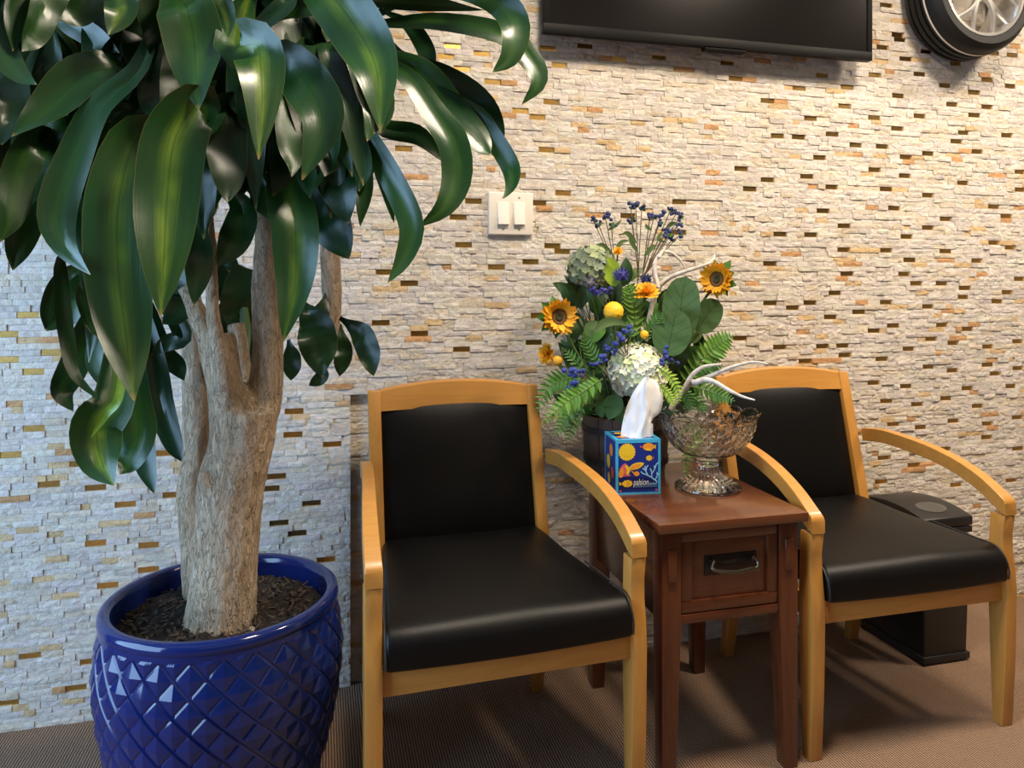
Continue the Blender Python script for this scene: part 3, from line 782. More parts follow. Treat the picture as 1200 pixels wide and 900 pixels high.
ylathe([(wr + 0.003, wf + 0.010), (wr + 0.006, wf - 0.002), (wr - 0.004, wf - 0.002), (wr - 0.012, wf + 0.012), (wr - 0.022, wf + 0.05), (wr - 0.025, wf + 0.13), (wr - 0.015, wf + 0.13), (wr - 0.008, wf + 0.05)]).build('rim', M['alloy'], wh, ang=40)
mb = MB(); mb.tube([(wcx, wf + 0.03, wcz), (wcx, wf + 0.012, wcz)], [0.045, 0.034], 24); mb.build('hub', M['alloy'], wh)
mb = MB(); mb.tube([(wcx, wf + 0.013, wcz), (wcx, wf + 0.008, wcz)], [0.022, 0.018], 24); mb.build('hub_cap', M['alloy_dark'], wh)
for k in range(6):
    a = 2 * PI * (k + 0.5) / 6 - PI / 2
    mb = MB()
    def wp(r, da, y): return Vector((wcx + r * math.cos(a + da), y, wcz + r * math.sin(a + da)))
    for sgn in (-1, 1):
        pts = crom([wp(0.035, 0, wf + 0.018), wp(0.070, 0.03 * sgn, wf + 0.010), wp(0.115, 0.13 * sgn, wf + 0.008), wp(wr - 0.010, 0.255 * sgn, wf + 0.014)], 8)
        mb.tube(pts, [0.013, 0.012, 0.0115, 0.0105, 0.010, 0.0092, 0.0085, 0.0085, 0.010], 6)
    mb.build('spoke', M['alloy'], wh)

# ------------------------------------------------------------------ plant pot
PC = Vector((-0.23, 1.92, 0)); PR, PZ = 0.270, 0.540
pot = thing('plant_pot', 'large cobalt blue glazed pot with diamond quilted relief', 'pot', PC)
NA, CELL = 26, 0.072
prof = []
def pot_r(z):
    q = z / PZ
    return 0.190 + 0.092 * math.sin(min(1.0, q / 0.80) * PI / 2) ** 0.9 - 0.016 * sstep(0.70, 1.0, q)
NR = 86; NC = NA * 12
vs = []
for j in range(NR + 1):
    for i in range(NC):
        z = j * CELL / 12; a = 2 * PI * i / NC
        p, q = ((i + j) % 12) / 12.0, ((i - j) % 12) / 12.0
        h = 2 * min(p, 1 - p, q, 1 - q) if j < 84 else 0.3
        r = pot_r(z) + (0.0050 * h - 0.001 if h > 0 else -0.0026)
        vs.append((PC.x + r * math.cos(a), PC.y + r * math.sin(a), z))
fs = []
for j in range(NR):
    for i in range(NC):
        A, B, C_, D = j * NC + i, j * NC + (i + 1) % NC, (j + 1) * NC + (i + 1) % NC, (j + 1) * NC + i
        if (i + j) % 12 in (0, 10, 11): fs += [(A, B, D), (B, C_, D)]
        elif (i - j) % 12 in (0, 11, 1): fs += [(A, B, C_), (A, C_, D)]
        else: fs.append((A, B, C_, D))
fs.append(tuple(range(NC - 1, -1, -1)))
mb = MB(); mb.add(vs, fs)
body = mb.build('body', M['glaze'], pot, flat=True)
rimp = [(pot_r(0.516) - 0.004, 0.512), (PR - 0.001, 0.516), (PR + 0.0015, 0.523), (PR - 0.001, 0.535), (PR - 0.008, 0.5405), (PR - 0.020, 0.5405), (PR - 0.028, 0.535), (PR - 0.031, 0.520), (PR - 0.033, 0.46), (PR - 0.040, 0.40), (PR - 0.05, 0.38), (PR - 0.03, 0.46)]
MB().lathe(rimp, 96, PC, closed=True).build('rim', M['glaze'], pot, ang=50)
# soil
mb = MB(); rows = []; SZ = 0.487
rings = 26; seg = 96; vs = [Vector((PC.x, PC.y, SZ + 0.012))]; fs = []
for i in range(1, rings + 1):
    for k in range(seg):
        a = 2 * PI * k / seg; r = (PR - 0.0335) * i / rings
        p = Vector((PC.x + r * math.cos(a), PC.y + r * math.sin(a), SZ))
        p.z += 0.012 * (1 - i / rings) + 0.012 * noise.noise(p * 20) + 0.012 * noise.noise(p * 60) + random.uniform(-0.004, 0.005)
        vs.append(p)
fs += [(0, 1 + k, 1 + (k + 1) % seg) for k in range(seg)]
for i in range(rings - 1):
    for k in range(seg): fs.append((1 + i * seg + k, 1 + (i + 1) * seg + k, 1 + (i + 1) * seg + (k + 1) % seg, 1 + i * seg + (k + 1) % seg))
mb.add(vs, fs); tag(mb.build('potting_soil', M['soil'], None), 'dark crumbly potting soil inside the blue pot', 'soil', kind='stuff')

# bark chips and fibres lying on the soil
mb = MB(); rc = random.Random(9)
for k in range(420):
    a = rc.uniform(0, 2 * PI); r = (PR - 0.045) * math.sqrt(rc.random()); c_ = Vector((PC.x + r * math.cos(a), PC.y + r * math.sin(a), SZ + 0.006 + 0.010 * (1 - r / PR)))
    d = Vector((rc.uniform(-1, 1), rc.uniform(-1, 1), rc.uniform(-0.3, 0.5))).normalized() * rc.uniform(0.003, 0.010); n_ = Vector((-d.y, d.x, 0)).normalized() * rc.uniform(0.0008, 0.003); u_ = Vector((0, 0, rc.uniform(0.001, 0.003)))
    mb.hexa([c_ - d - n_, c_ + d - n_, c_ + d + n_, c_ - d + n_, c_ - d - n_ + u_, c_ + d - n_ + u_, c_ + d + n_ + u_, c_ - d + n_ + u_])
chips = mb.build('soil_chips', M['chip'], bpy.data.objects['potting_soil'], flat=True); tag(chips, kind='stuff')

# ------------------------------------------------------------------ dragon tree
dt = thing('dragon_tree', 'tall dragon tree with thick pale trunks and drooping striped leaves', 'plant', (-0.23, 1.87, SZ))
def limb(mb, px, seg=14):
    """px: (x, y, width, depth) in photo pixels, from the foot up"""
    pts = crom([at(x, y, Y) for x, y, w_, Y in px], 22)
    ws = crom([Vector((w_ / F_PX * Y / 2, 0, 0)) for x, y, w_, Y in px], 22)
    mb.tube(pts, [q.x for q in ws], seg)
def organic(mb, name, mat, voxel, amp, parent, fine=1.0):
    me = mb.mesh('tmp'); o = bpy.data.objects.new('tmp', me); COL.objects.link(o)
    rm = o.modifiers.new('r', 'REMESH'); rm.mode = 'VOXEL'; rm.voxel_size = voxel
    sm = o.modifiers.new('s', 'SMOOTH'); sm.factor = 0.5; sm.iterations = 4
    dg = bpy.context.evaluated_depsgraph_get(); dg.update()
    ev = o.evaluated_get(dg); m2 = bpy.data.meshes.new_from_object(ev)
    bpy.data.objects.remove(o); bpy.data.meshes.remove(me)
    off = wloc(parent)
    nn = [v.normal.copy() for v in m2.vertices]
    for v, n_ in zip(m2.vertices, nn):
        p = v.co.copy(); q = Vector((p.x, p.y, p.z * 0.35))
        d = noise.noise(q * 13) * 0.9 + noise.noise(q * 34) * 0.7 + noise.noise(q * 80 * fine) * 0.45
        ring = 0.10 * math.sin(p.z * 240 + 9 * noise.noise(p * 12))
        v.co = p + n_ * amp * (d + ring) - off
    m2.name = name; m2.shade_smooth(); m2.materials.clear()
    return link(name, m2, mat, parent)
mb = MB()
limb(mb, [(257, 748, 96, 1.76), (259, 724, 82, 1.76), (262, 680, 77, 1.76), (267, 620, 74, 1.76), (272, 565, 76, 1.76), (283, 520, 74, 1.76), (287, 478, 78, 1.76)])
limb(mb, [(280, 505, 60, 1.75), (268, 465, 46, 1.74), (247, 408, 27, 1.73), (229, 362, 21, 1.72), (216, 335, 18, 1.71)])
limb(mb, [(268, 470, 36, 1.72), (258, 420, 24, 1.70), (250, 375, 17, 1.69), (247, 320, 16, 1.69), (243, 240, 14, 1.70)])
limb(mb, [(272, 470, 30, 1.76), (268, 425, 24, 1.75), (266, 390, 19, 1.75)])
limb(mb, [(292, 505, 56, 1.78), (309, 465, 44, 1.79), (314, 410, 35, 1.79), (311, 340, 32, 1.79), (317, 275, 33, 1.79), (314, 245, 30, 1.79), (314, 190, 22, 1.79)])
limb(mb, [(290, 470, 22, 1.84), (283, 430, 22, 1.86), (277, 380, 20, 1.87)])
limb(mb, [(252, 590, 26, 1.74), (243, 567, 22, 1.70), (239, 552, 12, 1.69)])
limb(mb, [(248, 690, 26, 1.74), (233, 650, 20, 1.72), (226, 632, 8, 1.71)])
for (bx_, by_, ex_, ey_) in ((232, 735, 214, 752), (248, 742, 240, 760), (272, 742, 280, 758), (288, 732, 304, 742)):
    limb(mb, [(bx_, by_ - 14, 14, 1.74), (bx_, by_, 12, 1.73), (ex_, ey_, 6, 1.71)], 8)
organic(mb, 'trunk', M['bark'], 0.0065, 0.0036, dt)
mb = MB()
limb(mb, [(236, 712, 40, 1.90), (228, 640, 32, 1.92), (224, 580, 32, 1.94), (229, 520, 30, 1.95), (230, 450, 32, 1.95), (226, 390, 28, 1.95), (220, 330, 26, 1.95), (214, 240, 20, 1.95)])
organic(mb, 'rear_trunk', M['bark'], 0.007, 0.003, dt)
mb = MB()
limb(mb, [(316, 200, 18, 1.80), (340, 215, 20, 1.88), (370, 235, 22, 1.97), (384, 265, 23, 2.01), (387, 300, 24, 2.02), (389, 350, 23, 2.02), (387, 390, 21, 2.02), (384, 420, 18, 2.01)])
organic(mb, 'cut_cane', M['bark'], 0.006, 0.002, dt)

HEADS = [at(240, 205, 1.72), at(316, 170, 1.79), at(388, 80, 1.86), at(120, 110, 1.72), at(440, 20, 1.92), at(150, 320, 1.86), at(60, 20, 1.62), at(205, 20, 1.70), at(300, -10, 1.74), at(80, 190, 1.72), at(386, 290, 2.0), at(280, 330, 1.98)]
for i, (a, b) in enumerate([(at(243, 250, 1.70), 0), (at(314, 200, 1.79), 1), (HEADS[1], 2), (HEADS[0], 3), (HEADS[2], 4), (at(214, 330, 1.93), 5), (HEADS[3], 6), (HEADS[0], 7), (HEADS[1], 8), (HEADS[3], 9), (at(387, 320, 2.02), 10), (at(284, 420, 1.86), 11)]):
    h = HEADS[b]; mid = a.lerp(h, 0.5) + Vector((0.01, 0.02, -0.02))
    MB().tube(crom([a, mid, h], 10), [lerp(0.016, 0.011, k / 10) for k in range(11)], 8).build('green_cane', M['cane'], dt)

def leaf_rows(pts, width, roll, twist=0.0, fold=0.22, n=16, prof=None, wave=0.0, ph=0.0, cols=7):
    P = crom(pts, n); rows = []; prev = None
    for i, p in enumerate(P):
        v = i / n
        t = (P[min(i + 1, n)] - P[max(i - 1, 0)]).normalized()
        view = (CAMP - p).normalized()
        sd = t.cross(view)
        if sd.length < 0.25 and prev is not None: sd = prev
        sd = (sd - t * sd.dot(t)).normalized()
        if prev is not None and sd.dot(prev) < 0: sd = -sd
        if prev is not None: sd = (sd * 0.6 + prev * 0.4); sd = (sd - t * sd.dot(t)).normalized()
        prev = sd
        a = roll + twist * (v - 0.5)
        nrm = t.cross(sd)
        s2 = sd * math.cos(a) + nrm * math.sin(a); n2 = t.cross(s2)
        if n2.dot(view) < 0: n2f = -n2
        else: n2f = n2
        w_ = width * prof(v)
        row = []
        for k in range(cols):
            u = -1 + 2 * k / (cols - 1)
            h = fold * (abs(u) - 0.45) * w_ * (1 - 0.4 * v) + wave * w_ * abs(u) * math.sin(v * 11 + ph + 1.6 * u) + 0.5 * wave * w_ * math.sin(v * 17 + 2 * ph)
            row.append(p + s2 * (u * w_) + n2f * h)
        rows.append(row)
    return rows
def prof_drac(v):
    return (0.20 + 0.80 * sstep(0.0, 0.55, v)) * (1.0 if v < 0.62 else max(0.015, 1 - ((v - 0.62) / 0.38) ** 2.1))
def prof_ovate(v):
    return max(0.02, math.sin(PI * min(1, v) ** 0.75) ** 0.8)
def prof_round(v):
    return max(0.03, math.sqrt(max(0.0, 1 - (2 * v - 1) ** 2)) ** 0.9)

def drac_leaf(px, wpx, dep, roll=0.0, mat='leaf', head=True, twist=0.0, fold=0.22):
    """px: photo positions from the inner end to the tip, dep: distance of inner end and tip"""
    n = len(px)
    pts = [at(x, y, lerp(dep[0], dep[1], i / (n - 1))) for i, (x, y) in enumerate(px)]
    wd = wpx / F_PX * (dep[0] + dep[1]) / 2 / 2 * 1.10 / max(0.55, math.cos(roll))
    if head:
        h = min(HEADS, key=lambda q: (q - pts[0]).length)
        d = (h - pts[0]).length
        if d > 0.03:
            if d > 0.16: pts = [h, h.lerp(pts[0], 0.55) + Vector((0, 0, 0.03))] + pts
            else: pts = [h] + pts
    mb = MB(); mb.grid(leaf_rows(pts, wd, roll, twist, fold, 22, prof_drac, random.uniform(0.12, 0.24), random.uniform(0, 6)))
    o = mb.build('leaf', M[mat], dt)
    o.data.shade_smooth()
    return o
random.seed(11)
LV = [
 ([(215, 2), (224, 30), (229, 80), (233, 128)], 60, (1.52, 1.47), 0.1, 'leaf'),
 ([(276, 52), (300, 54), (307, 105), (303, 187)], 54, (1.52, 1.42), 0.0, 'leaf_striped'),
 ([(327, 70), (360, 99), (378, 144), (354, 211)], 54, (1.58, 1.48), 0.1, 'leaf'),
 ([(380, -12), (412, 25), (440, 78), (446, 154)], 62, (1.55, 1.45), 0.0, 'leaf_striped'),
 ([(234, 120), (206, 160), (196, 230), (192, 300), (188, 371)], 66, (1.50, 1.38), 0.0, 'leaf_striped'),
 ([(160, 85), (112, 128), (86, 190), (68, 250), (76, 288), (106, 322)], 34, (1.55, 1.42), 0.5, 'leaf'),
 ([(172, 122), (147, 165), (126, 215), (108, 255)], 46, (1.62, 1.55), -0.3, 'leaf'),
 ([(162, 160), (140, 230), (138, 310), (148, 400), (157, 470)], 66, (1.52, 1.38), 0.15, 'leaf_striped'),
 ([(336, 222), (346, 270), (345, 330), (332, 401)], 50, (1.66, 1.56), 0.0, 'leaf_striped'),
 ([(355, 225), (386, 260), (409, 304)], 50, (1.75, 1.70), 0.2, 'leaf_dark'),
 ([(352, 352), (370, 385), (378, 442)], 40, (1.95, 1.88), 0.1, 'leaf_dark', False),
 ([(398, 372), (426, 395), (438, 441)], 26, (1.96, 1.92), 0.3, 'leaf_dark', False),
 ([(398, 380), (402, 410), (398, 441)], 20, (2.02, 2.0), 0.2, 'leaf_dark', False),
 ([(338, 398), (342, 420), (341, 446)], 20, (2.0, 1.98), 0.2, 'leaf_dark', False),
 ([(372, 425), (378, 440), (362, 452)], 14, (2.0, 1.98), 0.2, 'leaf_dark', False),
 ([(395, 110), (430, 160), (462, 215), (483, 265), (472, 305), (454, 332)], 27, (1.70, 1.60), 0.3, 'leaf'),
 ([(478, 90), (510, 135), (531, 168), (535, 210), (520, 243), (491, 266)], 33, (1.78, 1.68), 0.2, 'leaf'),
 ([(468, 70), (520, 95), (556, 125), (573, 160), (576, 183)], 44, (1.86, 1.80), 0.3, 'leaf_dark'),
 ([(490, 86), (525, 130), (558, 163), (575, 182)], 40, (1.80, 1.74), -0.2, 'leaf'),
 ([(556, 128), (578, 160), (598, 195), (600, 215), (590, 233)], 20, (1.78, 1.72), 0.4, 'leaf'),
 ([(450, 27), (510, 25), (588, 39), (620, 68), (631, 96), (611, 123)], 24, (1.86, 1.78), 0.3, 'leaf'),
 ([(545, -12), (585, 2), (604, 30), (598, 65), (577, 85)], 32, (1.80, 1.74), 0.1, 'leaf'),
 ([(432, 4), (500, 4), (568, 12)], 15, (1.85, 1.80), 0.4, 'leaf'),
 ([(444, 10), (480, 30), (499, 58), (508, 85)], 20, (1.92, 1.88), 0.2, 'leaf_dark'),
 ([(447, 147), (492, 160), (519, 190)], 22, (1.88, 1.84), 0.2, 'leaf_dark'),
 ([(372, 165), (396, 215), (408, 262)], 44, (1.72, 1.66), 0.1, 'leaf_dark'),
 ([(413, 165), (426, 215), (422, 266)], 24, (1.80, 1.76), 0.2, 'leaf_dark'),
 ([(440, 175), (452, 215), (462, 262)], 18, (1.80, 1.76), 0.3, 'leaf_dark'),
 ([(-8, 5), (2, 55), (18, 84), (43, 99)], 28, (1.40, 1.34), 0.4, 'leaf'),
 ([(66, -15), (52, 12), (40, 42), (26, 60)], 30, (1.45, 1.38), 0.4, 'leaf'),
 ([(30, -20), (18, 20), (15, 60)], 26, (1.44, 1.38), -0.4, 'leaf'),
 ([(70, 20), (105, 40), (140, 62)], 26, (1.60, 1.60), 0.2, 'leaf_dark'),
 ([(132, 60), (105, 66), (80, 76)], 22, (1.66, 1.62), 0.2, 'leaf'),
 ([(140, 76), (95, 90), (52, 128), (14, 160)], 40, (1.58, 1.44), 0.45, 'leaf'),
 ([(92, 142), (52, 164), (18, 187)], 26, (1.60, 1.52), 0.3, 'leaf'),
 ([(40, 165), (24, 200), (14, 250), (0, 284)], 34, (1.50, 1.42), 0.3, 'leaf'),
 ([(58, 175), (38, 230), (24, 280), (15, 317)], 34, (1.60, 1.54), -0.2, 'leaf'),
 ([(72, 200), (52, 238), (30, 256)], 30, (1.66, 1.62), 0.2, 'leaf_dark'),
 ([(58, 240), (52, 256), (45, 271)], 14, (1.72, 1.70), 0.1, 'leaf'),
 ([(98, 313), (70, 328), (56, 360), (53, 387)], 16, (1.78, 1.74), 0.3, 'leaf'),
 ([(105, 328), (88, 358), (54, 388)], 32, (1.82, 1.78), -0.3, 'leaf'),
 ([(74, 300), (72, 340), (79, 400), (88, 440), (122, 473)], 15, (1.62, 1.56), 0.3, 'leaf'),
 ([(102, 385), (86, 430), (73, 460), (86, 482)], 28, (1.74, 1.70), 0.2, 'leaf'),
 ([(106, 290), (112, 360), (104, 425)], 24, (1.66, 1.62), 0.3, 'leaf_dark'),
 ([(110, 415), (124, 445), (133, 464)], 18, (1.72, 1.68), 0.3, 'leaf'),
 ([(134, 465), (114, 500), (118, 540), (134, 569)], 50, (1.60, 1.52), 0.1, 'leaf_striped'),
 ([(158, 465), (162, 510), (152, 540), (140, 556)], 36, (1.66, 1.60), 0.2, 'leaf'),
 ([(163, 495), (170, 540), (181, 579)], 27, (1.72, 1.68), 0.2, 'leaf_dark'),
 ([(141, 458), (124, 486), (106, 514)], 9, (1.50, 1.48), 0.1, 'leaf_lime'),
 ([(180, 418), (188, 470), (203, 518), (213, 541)], 26, (1.80, 1.76), 0.2, 'leaf_dark'),
 ([(214, 392), (196, 402), (177, 416)], 20, (1.82, 1.80), 0.2, 'leaf_dark'),
 ([(188, 408), (206, 428), (216, 446)], 22, (1.84, 1.82), 0.2, 'leaf_dark'),
 ([(282, 240), (276, 278), (254, 313)], 34, (1.72, 1.66), 0.1, 'leaf'),
 ([(224, 250), (233, 305), (227, 358)], 30, (1.66, 1.62), 0.1, 'leaf_dark'),
 ([(218, 340), (206, 366), (190, 380)], 30, (1.76, 1.74), 0.1, 'leaf_dark'),
 ([(142, -18), (142, 10), (127, 41)], 32, (1.55, 1.50), 0.2, 'leaf_striped'),
 ([(112, -14), (92, 12), (64, 22)], 32, (1.56, 1.50), 0.3, 'leaf'),
 ([(250, -14), (264, 14), (266, 46)], 26, (1.55, 1.52), 0.1, 'leaf_striped'),
 ([(338, -2), (312, 24), (280, 50)], 20, (1.58, 1.56), 0.3, 'leaf_dark'),
 ([(374, 2), (332, 12), (299, 36)], 22, (1.60, 1.58), 0.3, 'leaf'),
 ([(252, 132), (240, 150), (224, 160)], 22, (1.60, 1.58), 0.1, 'leaf'),
 ([(268, 148), (282, 190), (286, 228)], 32, (1.70, 1.66), 0.1, 'leaf_dark'),
 ([(293, 210), (316, 235), (334, 263)], 36, (1.70, 1.66), 0.1, 'leaf'),
 ([(50, 180), (42, 215), (32, 246)], 20, (1.52, 1.48), 0.3, 'leaf'),
 ([(116, 240), (98, 262), (86, 284)], 22, (1.62, 1.60), 0.2, 'leaf'),
 ([(98, 255), (108, 320), (113, 378)], 30, (1.58, 1.55), 0.2, 'leaf_dark'),
 ([(96, 340), (105, 378), (116, 396)], 11, (1.56, 1.55), 0.2, 'leaf'),
 ([(290, 315), (276, 350), (268, 382)], 32, (1.95, 1.93), 0.1, 'leaf_dark'),
 ([(286, 365), (282, 400), (291, 432)], 32, (1.96, 1.94), 0.1, 'leaf_dark'),
 ([(272, 330), (268, 370), (262, 405)], 28, (1.97, 1.96), 0.1, 'leaf_dark'),
 ([(384, 345), (374, 372), (368, 400), (378, 444)], 34, (2.0, 1.90), 0.1, 'leaf_dark', False),
 ([(292, 335), (300, 372), (294, 420)], 30, (2.0, 1.98), 0.1, 'leaf_dark'),
 ([(280, 345), (272, 385), (282, 440)], 34, (2.0, 1.98), 0.1, 'leaf_dark'),
 ([(296, 390), (290, 425), (298, 462)], 24, (2.02, 2.0), 0.1, 'leaf_dark'),
 ([(262, 300), (270, 340), (284, 372)], 30, (1.98, 1.96), 0.1, 'leaf_dark'),
 ([(400, 20), (430, 60), (440, 110)], 40, (1.72, 1.68), -0.2, 'leaf_dark'),
 ([(180, 20), (170, 60), (180, 110)], 46, (1.66, 1.62), 0.2, 'leaf_dark'),
 ([(330, 120), (340, 170), (320, 230)], 46, (1.70, 1.64), 0.1, 'leaf_dark'),
 ([(120, 120), (98, 170), (104, 230)], 44, (1.68, 1.64), 0.2, 'leaf_dark'),
 ([(20, 90), (12, 130), (2, 170)], 34, (1.58, 1.52), 0.2, 'leaf_dark'),
 ([(60, 70), (30, 95), (8, 130)], 30, (1.62, 1.58), 0.2, 'leaf_dark'),
]
for px, w_, dep, roll, mt, *hd in LV:
    drac_leaf(px, w_, dep, roll * random.choice((1, 1, -1)), mt, not hd, twist=random.uniform(-0.5, 0.5), fold=random.uniform(0.15, 0.3))
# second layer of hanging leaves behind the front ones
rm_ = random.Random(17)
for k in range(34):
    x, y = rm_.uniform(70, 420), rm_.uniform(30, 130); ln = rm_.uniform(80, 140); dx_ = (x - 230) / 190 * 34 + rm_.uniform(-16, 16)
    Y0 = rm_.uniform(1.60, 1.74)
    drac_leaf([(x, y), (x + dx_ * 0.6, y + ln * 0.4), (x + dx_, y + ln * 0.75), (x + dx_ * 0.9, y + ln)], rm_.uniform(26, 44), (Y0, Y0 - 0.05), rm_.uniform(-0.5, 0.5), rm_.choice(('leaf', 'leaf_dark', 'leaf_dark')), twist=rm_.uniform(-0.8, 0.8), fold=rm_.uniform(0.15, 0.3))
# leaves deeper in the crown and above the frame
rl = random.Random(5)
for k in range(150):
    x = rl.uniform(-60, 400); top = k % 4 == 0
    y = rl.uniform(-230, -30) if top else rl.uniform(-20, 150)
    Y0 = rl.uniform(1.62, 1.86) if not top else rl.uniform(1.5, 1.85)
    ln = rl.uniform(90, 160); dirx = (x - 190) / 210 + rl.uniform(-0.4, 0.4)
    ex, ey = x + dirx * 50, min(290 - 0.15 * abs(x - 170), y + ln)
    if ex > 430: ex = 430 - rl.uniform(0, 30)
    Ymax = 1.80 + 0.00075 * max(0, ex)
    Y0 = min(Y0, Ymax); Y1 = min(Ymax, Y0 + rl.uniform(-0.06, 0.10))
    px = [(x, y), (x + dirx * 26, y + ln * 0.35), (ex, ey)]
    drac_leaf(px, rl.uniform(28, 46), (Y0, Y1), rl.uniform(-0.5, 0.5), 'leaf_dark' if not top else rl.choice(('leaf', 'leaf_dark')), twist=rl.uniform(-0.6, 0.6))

# ------------------------------------------------------------------ barrel planter on the table
BC = Vector((0.955, 2.240, TZ)); BR, BH = 0.138, 0.183
bp = thing('barrel_planter', 'small dark wooden barrel planter with black hoops on the end table', 'planter', BC)
NS = 18
stave = None
for k in range(NS):
    if stave is None:
        mb = MB(); da = 2 * PI / NS * 0.485; rows = []
        for z, rr_ in ((0.0, 0.90), (0.05, 0.96), (0.10, 0.985), (BH, 1.0)):
            rows.append([Vector((BR * rr_ * q * math.cos(s_ * da), BR * rr_ * q * math.sin(s_ * da), z)) for q, s_ in ((1.0, -1), (1.006, 0), (1.0, 1), (0.90, 1), (0.90, -1))])
        m = 5
        mb.add([p for r in rows for p in r], [(i * m + q, i * m + (q + 1) % m, (i + 1) * m + (q + 1) % m, (i + 1) * m + q) for i in range(3) for q in range(m)] + [(4, 3, 2, 1, 0), (15, 16, 17, 18, 19)])
        stave = mb.mesh('stave', bevel=0.0012, bseg=1)
    o = link('stave', stave, M['barrel'], bp); o.rotation_euler = (0, 0, 2 * PI * k / NS)
for z, r0 in ((0.045, 0.962), (0.142, 0.999)):
    MB().lathe([(BR * r0, z - 0.010), (BR * r0 + 0.004, z - 0.010), (BR * r0 + 0.005, z + 0.010), (BR * r0 + 0.001, z + 0.010)], 48, BC, closed=True).build('hoop', M['hoop'], bp)
MB().lathe([(0.0, 0.0), (BR * 0.89, 0.0), (BR * 0.92, BH - 0.030), (0.0, BH - 0.024)], 32, BC).build('moss_fill', M['soil'], bp)
ROOT = BC + Vector((0, 0, BH - 0.03))

DB = 0.13                          # the whole arrangement stands this much farther back than first drawn
def atb(x, y, Y): return at(x, y, Y + DB)
# ------------------------------------------------------------------ flowers and foliage of the arrangement
def facing(p, dx=0.0, dz=0.0):
    v = (CAMP - p).normalized() + RT * dx + Vector((0, 0, dz))
    return v.normalized().to_track_quat('Z', 'Y')
def place(name, me, mat, parent, q, loc=(0, 0, 0), sc=1.0):
    o = link(name, me, mat, parent, loc); o.rotation_mode = 'QUATERNION'; o.rotation_quaternion = q
    o.scale = (sc, sc, sc) if not hasattr(sc, '__len__') else sc
    return o
from mathutils import Quaternion
def rotz(a): return Quaternion((0, 0, 1), a)
def stem_of(parent, p, to=None, r=0.003, mat='stem', bend=0.03, name='stem'):
    to = ROOT if to is None else to
    mid = p.lerp(to, 0.5) + Vector((random.uniform(-bend, bend), random.uniform(0, bend), 0.0))
    MB().tube(crom([p, mid, to], 10), r, 6).build(name, M[mat], parent)
def flat_petal(l, w, tipw=0.25, cup=0.12, n=6):
    mb = MB(); rows = []
    for i in range(n + 1):
        v = i / n; ww = w * (math.sin(PI * (0.12 + 0.80 * v)) ** 0.8) * (1 if v < 0.7 else lerp(1, tipw, (v - 0.7) / 0.3))
        rows.append([Vector((u * ww, v * l, cup * l * (v * v) + 0.25 * ww * abs(u))) for u in (-1, -0.5, 0, 0.5, 1)])
    mb.grid(rows); me = mb.mesh('petal'); me.shade_smooth(); return me
PET = flat_petal(1.0, 0.23); SEP = flat_petal(1.0, 0.26, 0.05, 0.10); FLO = None

def sunflower(px, Yc, rpx, dx, dz, label):
    p = atb(px[0], px[1], Yc); r = rpx / F_PX * (Yc + DB); q = facing(p, dx, dz)
    t = thing('sunflower', label, 'flower', p, 0, 'sunflowers in the barrel planter')
    rd = r * 0.44
    for layer, (n, ln, tilt, z) in enumerate(((20, 0.76, 0.30, 0.003), (18, 0.70, 0.62, 0.008))):
        for k in range(n):
            a = 2 * PI * (k + 0.5 * layer) / n + random.uniform(-0.08, 0.08)
            qq = q @ rotz(a) @ Quaternion((1, 0, 0), tilt + random.uniform(-0.15, 0.15))
            loc = q @ (rotz(a) @ Vector((0, rd * 0.72, z)))
            place('petal', PET, M['petal'], t, qq, loc, r * ln * random.uniform(0.9, 1.08))
    for k in range(9):
        a = 2 * PI * k / 9 + 0.2
        place('sepal', SEP, M['fern'], t, q @ rotz(a) @ Quaternion((1, 0, 0), -0.15 + random.uniform(-0.3, 0.3)), q @ (rotz(a) @ Vector((0, rd * 0.6, -0.004))), r * random.uniform(0.75, 1.0))
    mb = MB(); mb.lathe([(0.0, 0.0), (rd, 0.0), (rd * 1.02, 0.008), (rd * 0.80, 0.014), (rd * 0.5, 0.012), (0.0, 0.009)], 28, fn=lambda r_, z, a, j: (r_, z + 0.0012 * math.sin(a * 14 + j * 2)))
    place('disk', mb.mesh('disk'), M['disk_ring'], t, q)
    mb = MB(); mb.lathe([(rd * 0.86, 0.009), (rd * 1.0, 0.012), (rd * 0.92, 0.017), (rd * 0.78, 0.015)], 28, closed=True, fn=lambda r_, z, a, j: (r_ * (1 + 0.03 * math.sin(a * 22)), z))
    place('disk_fringe', mb.mesh('disk_fringe'), M['disk'], t, q)
    mb = MB(); mb.lathe([(0.0, 0.008), (rd * 0.46, 0.008), (rd * 0.40, 0.016), (rd * 0.15, 0.015), (0.0, 0.012)], 20)
    place('disk_eye', mb.mesh('disk_eye'), M['disk_eye'], t, q)
    stem_of(t, p - (q @ Vector((0, 0, 0.006))), r=0.0045)
sunflower((654, 371), 2.14, 22, 0.30, 0.0, 'yellow sunflower on the left side of the arrangement by the armchair')
sunflower((842, 327), 2.20, 21, -0.55, 0.0, 'yellow sunflower at the upper right beside the antler')

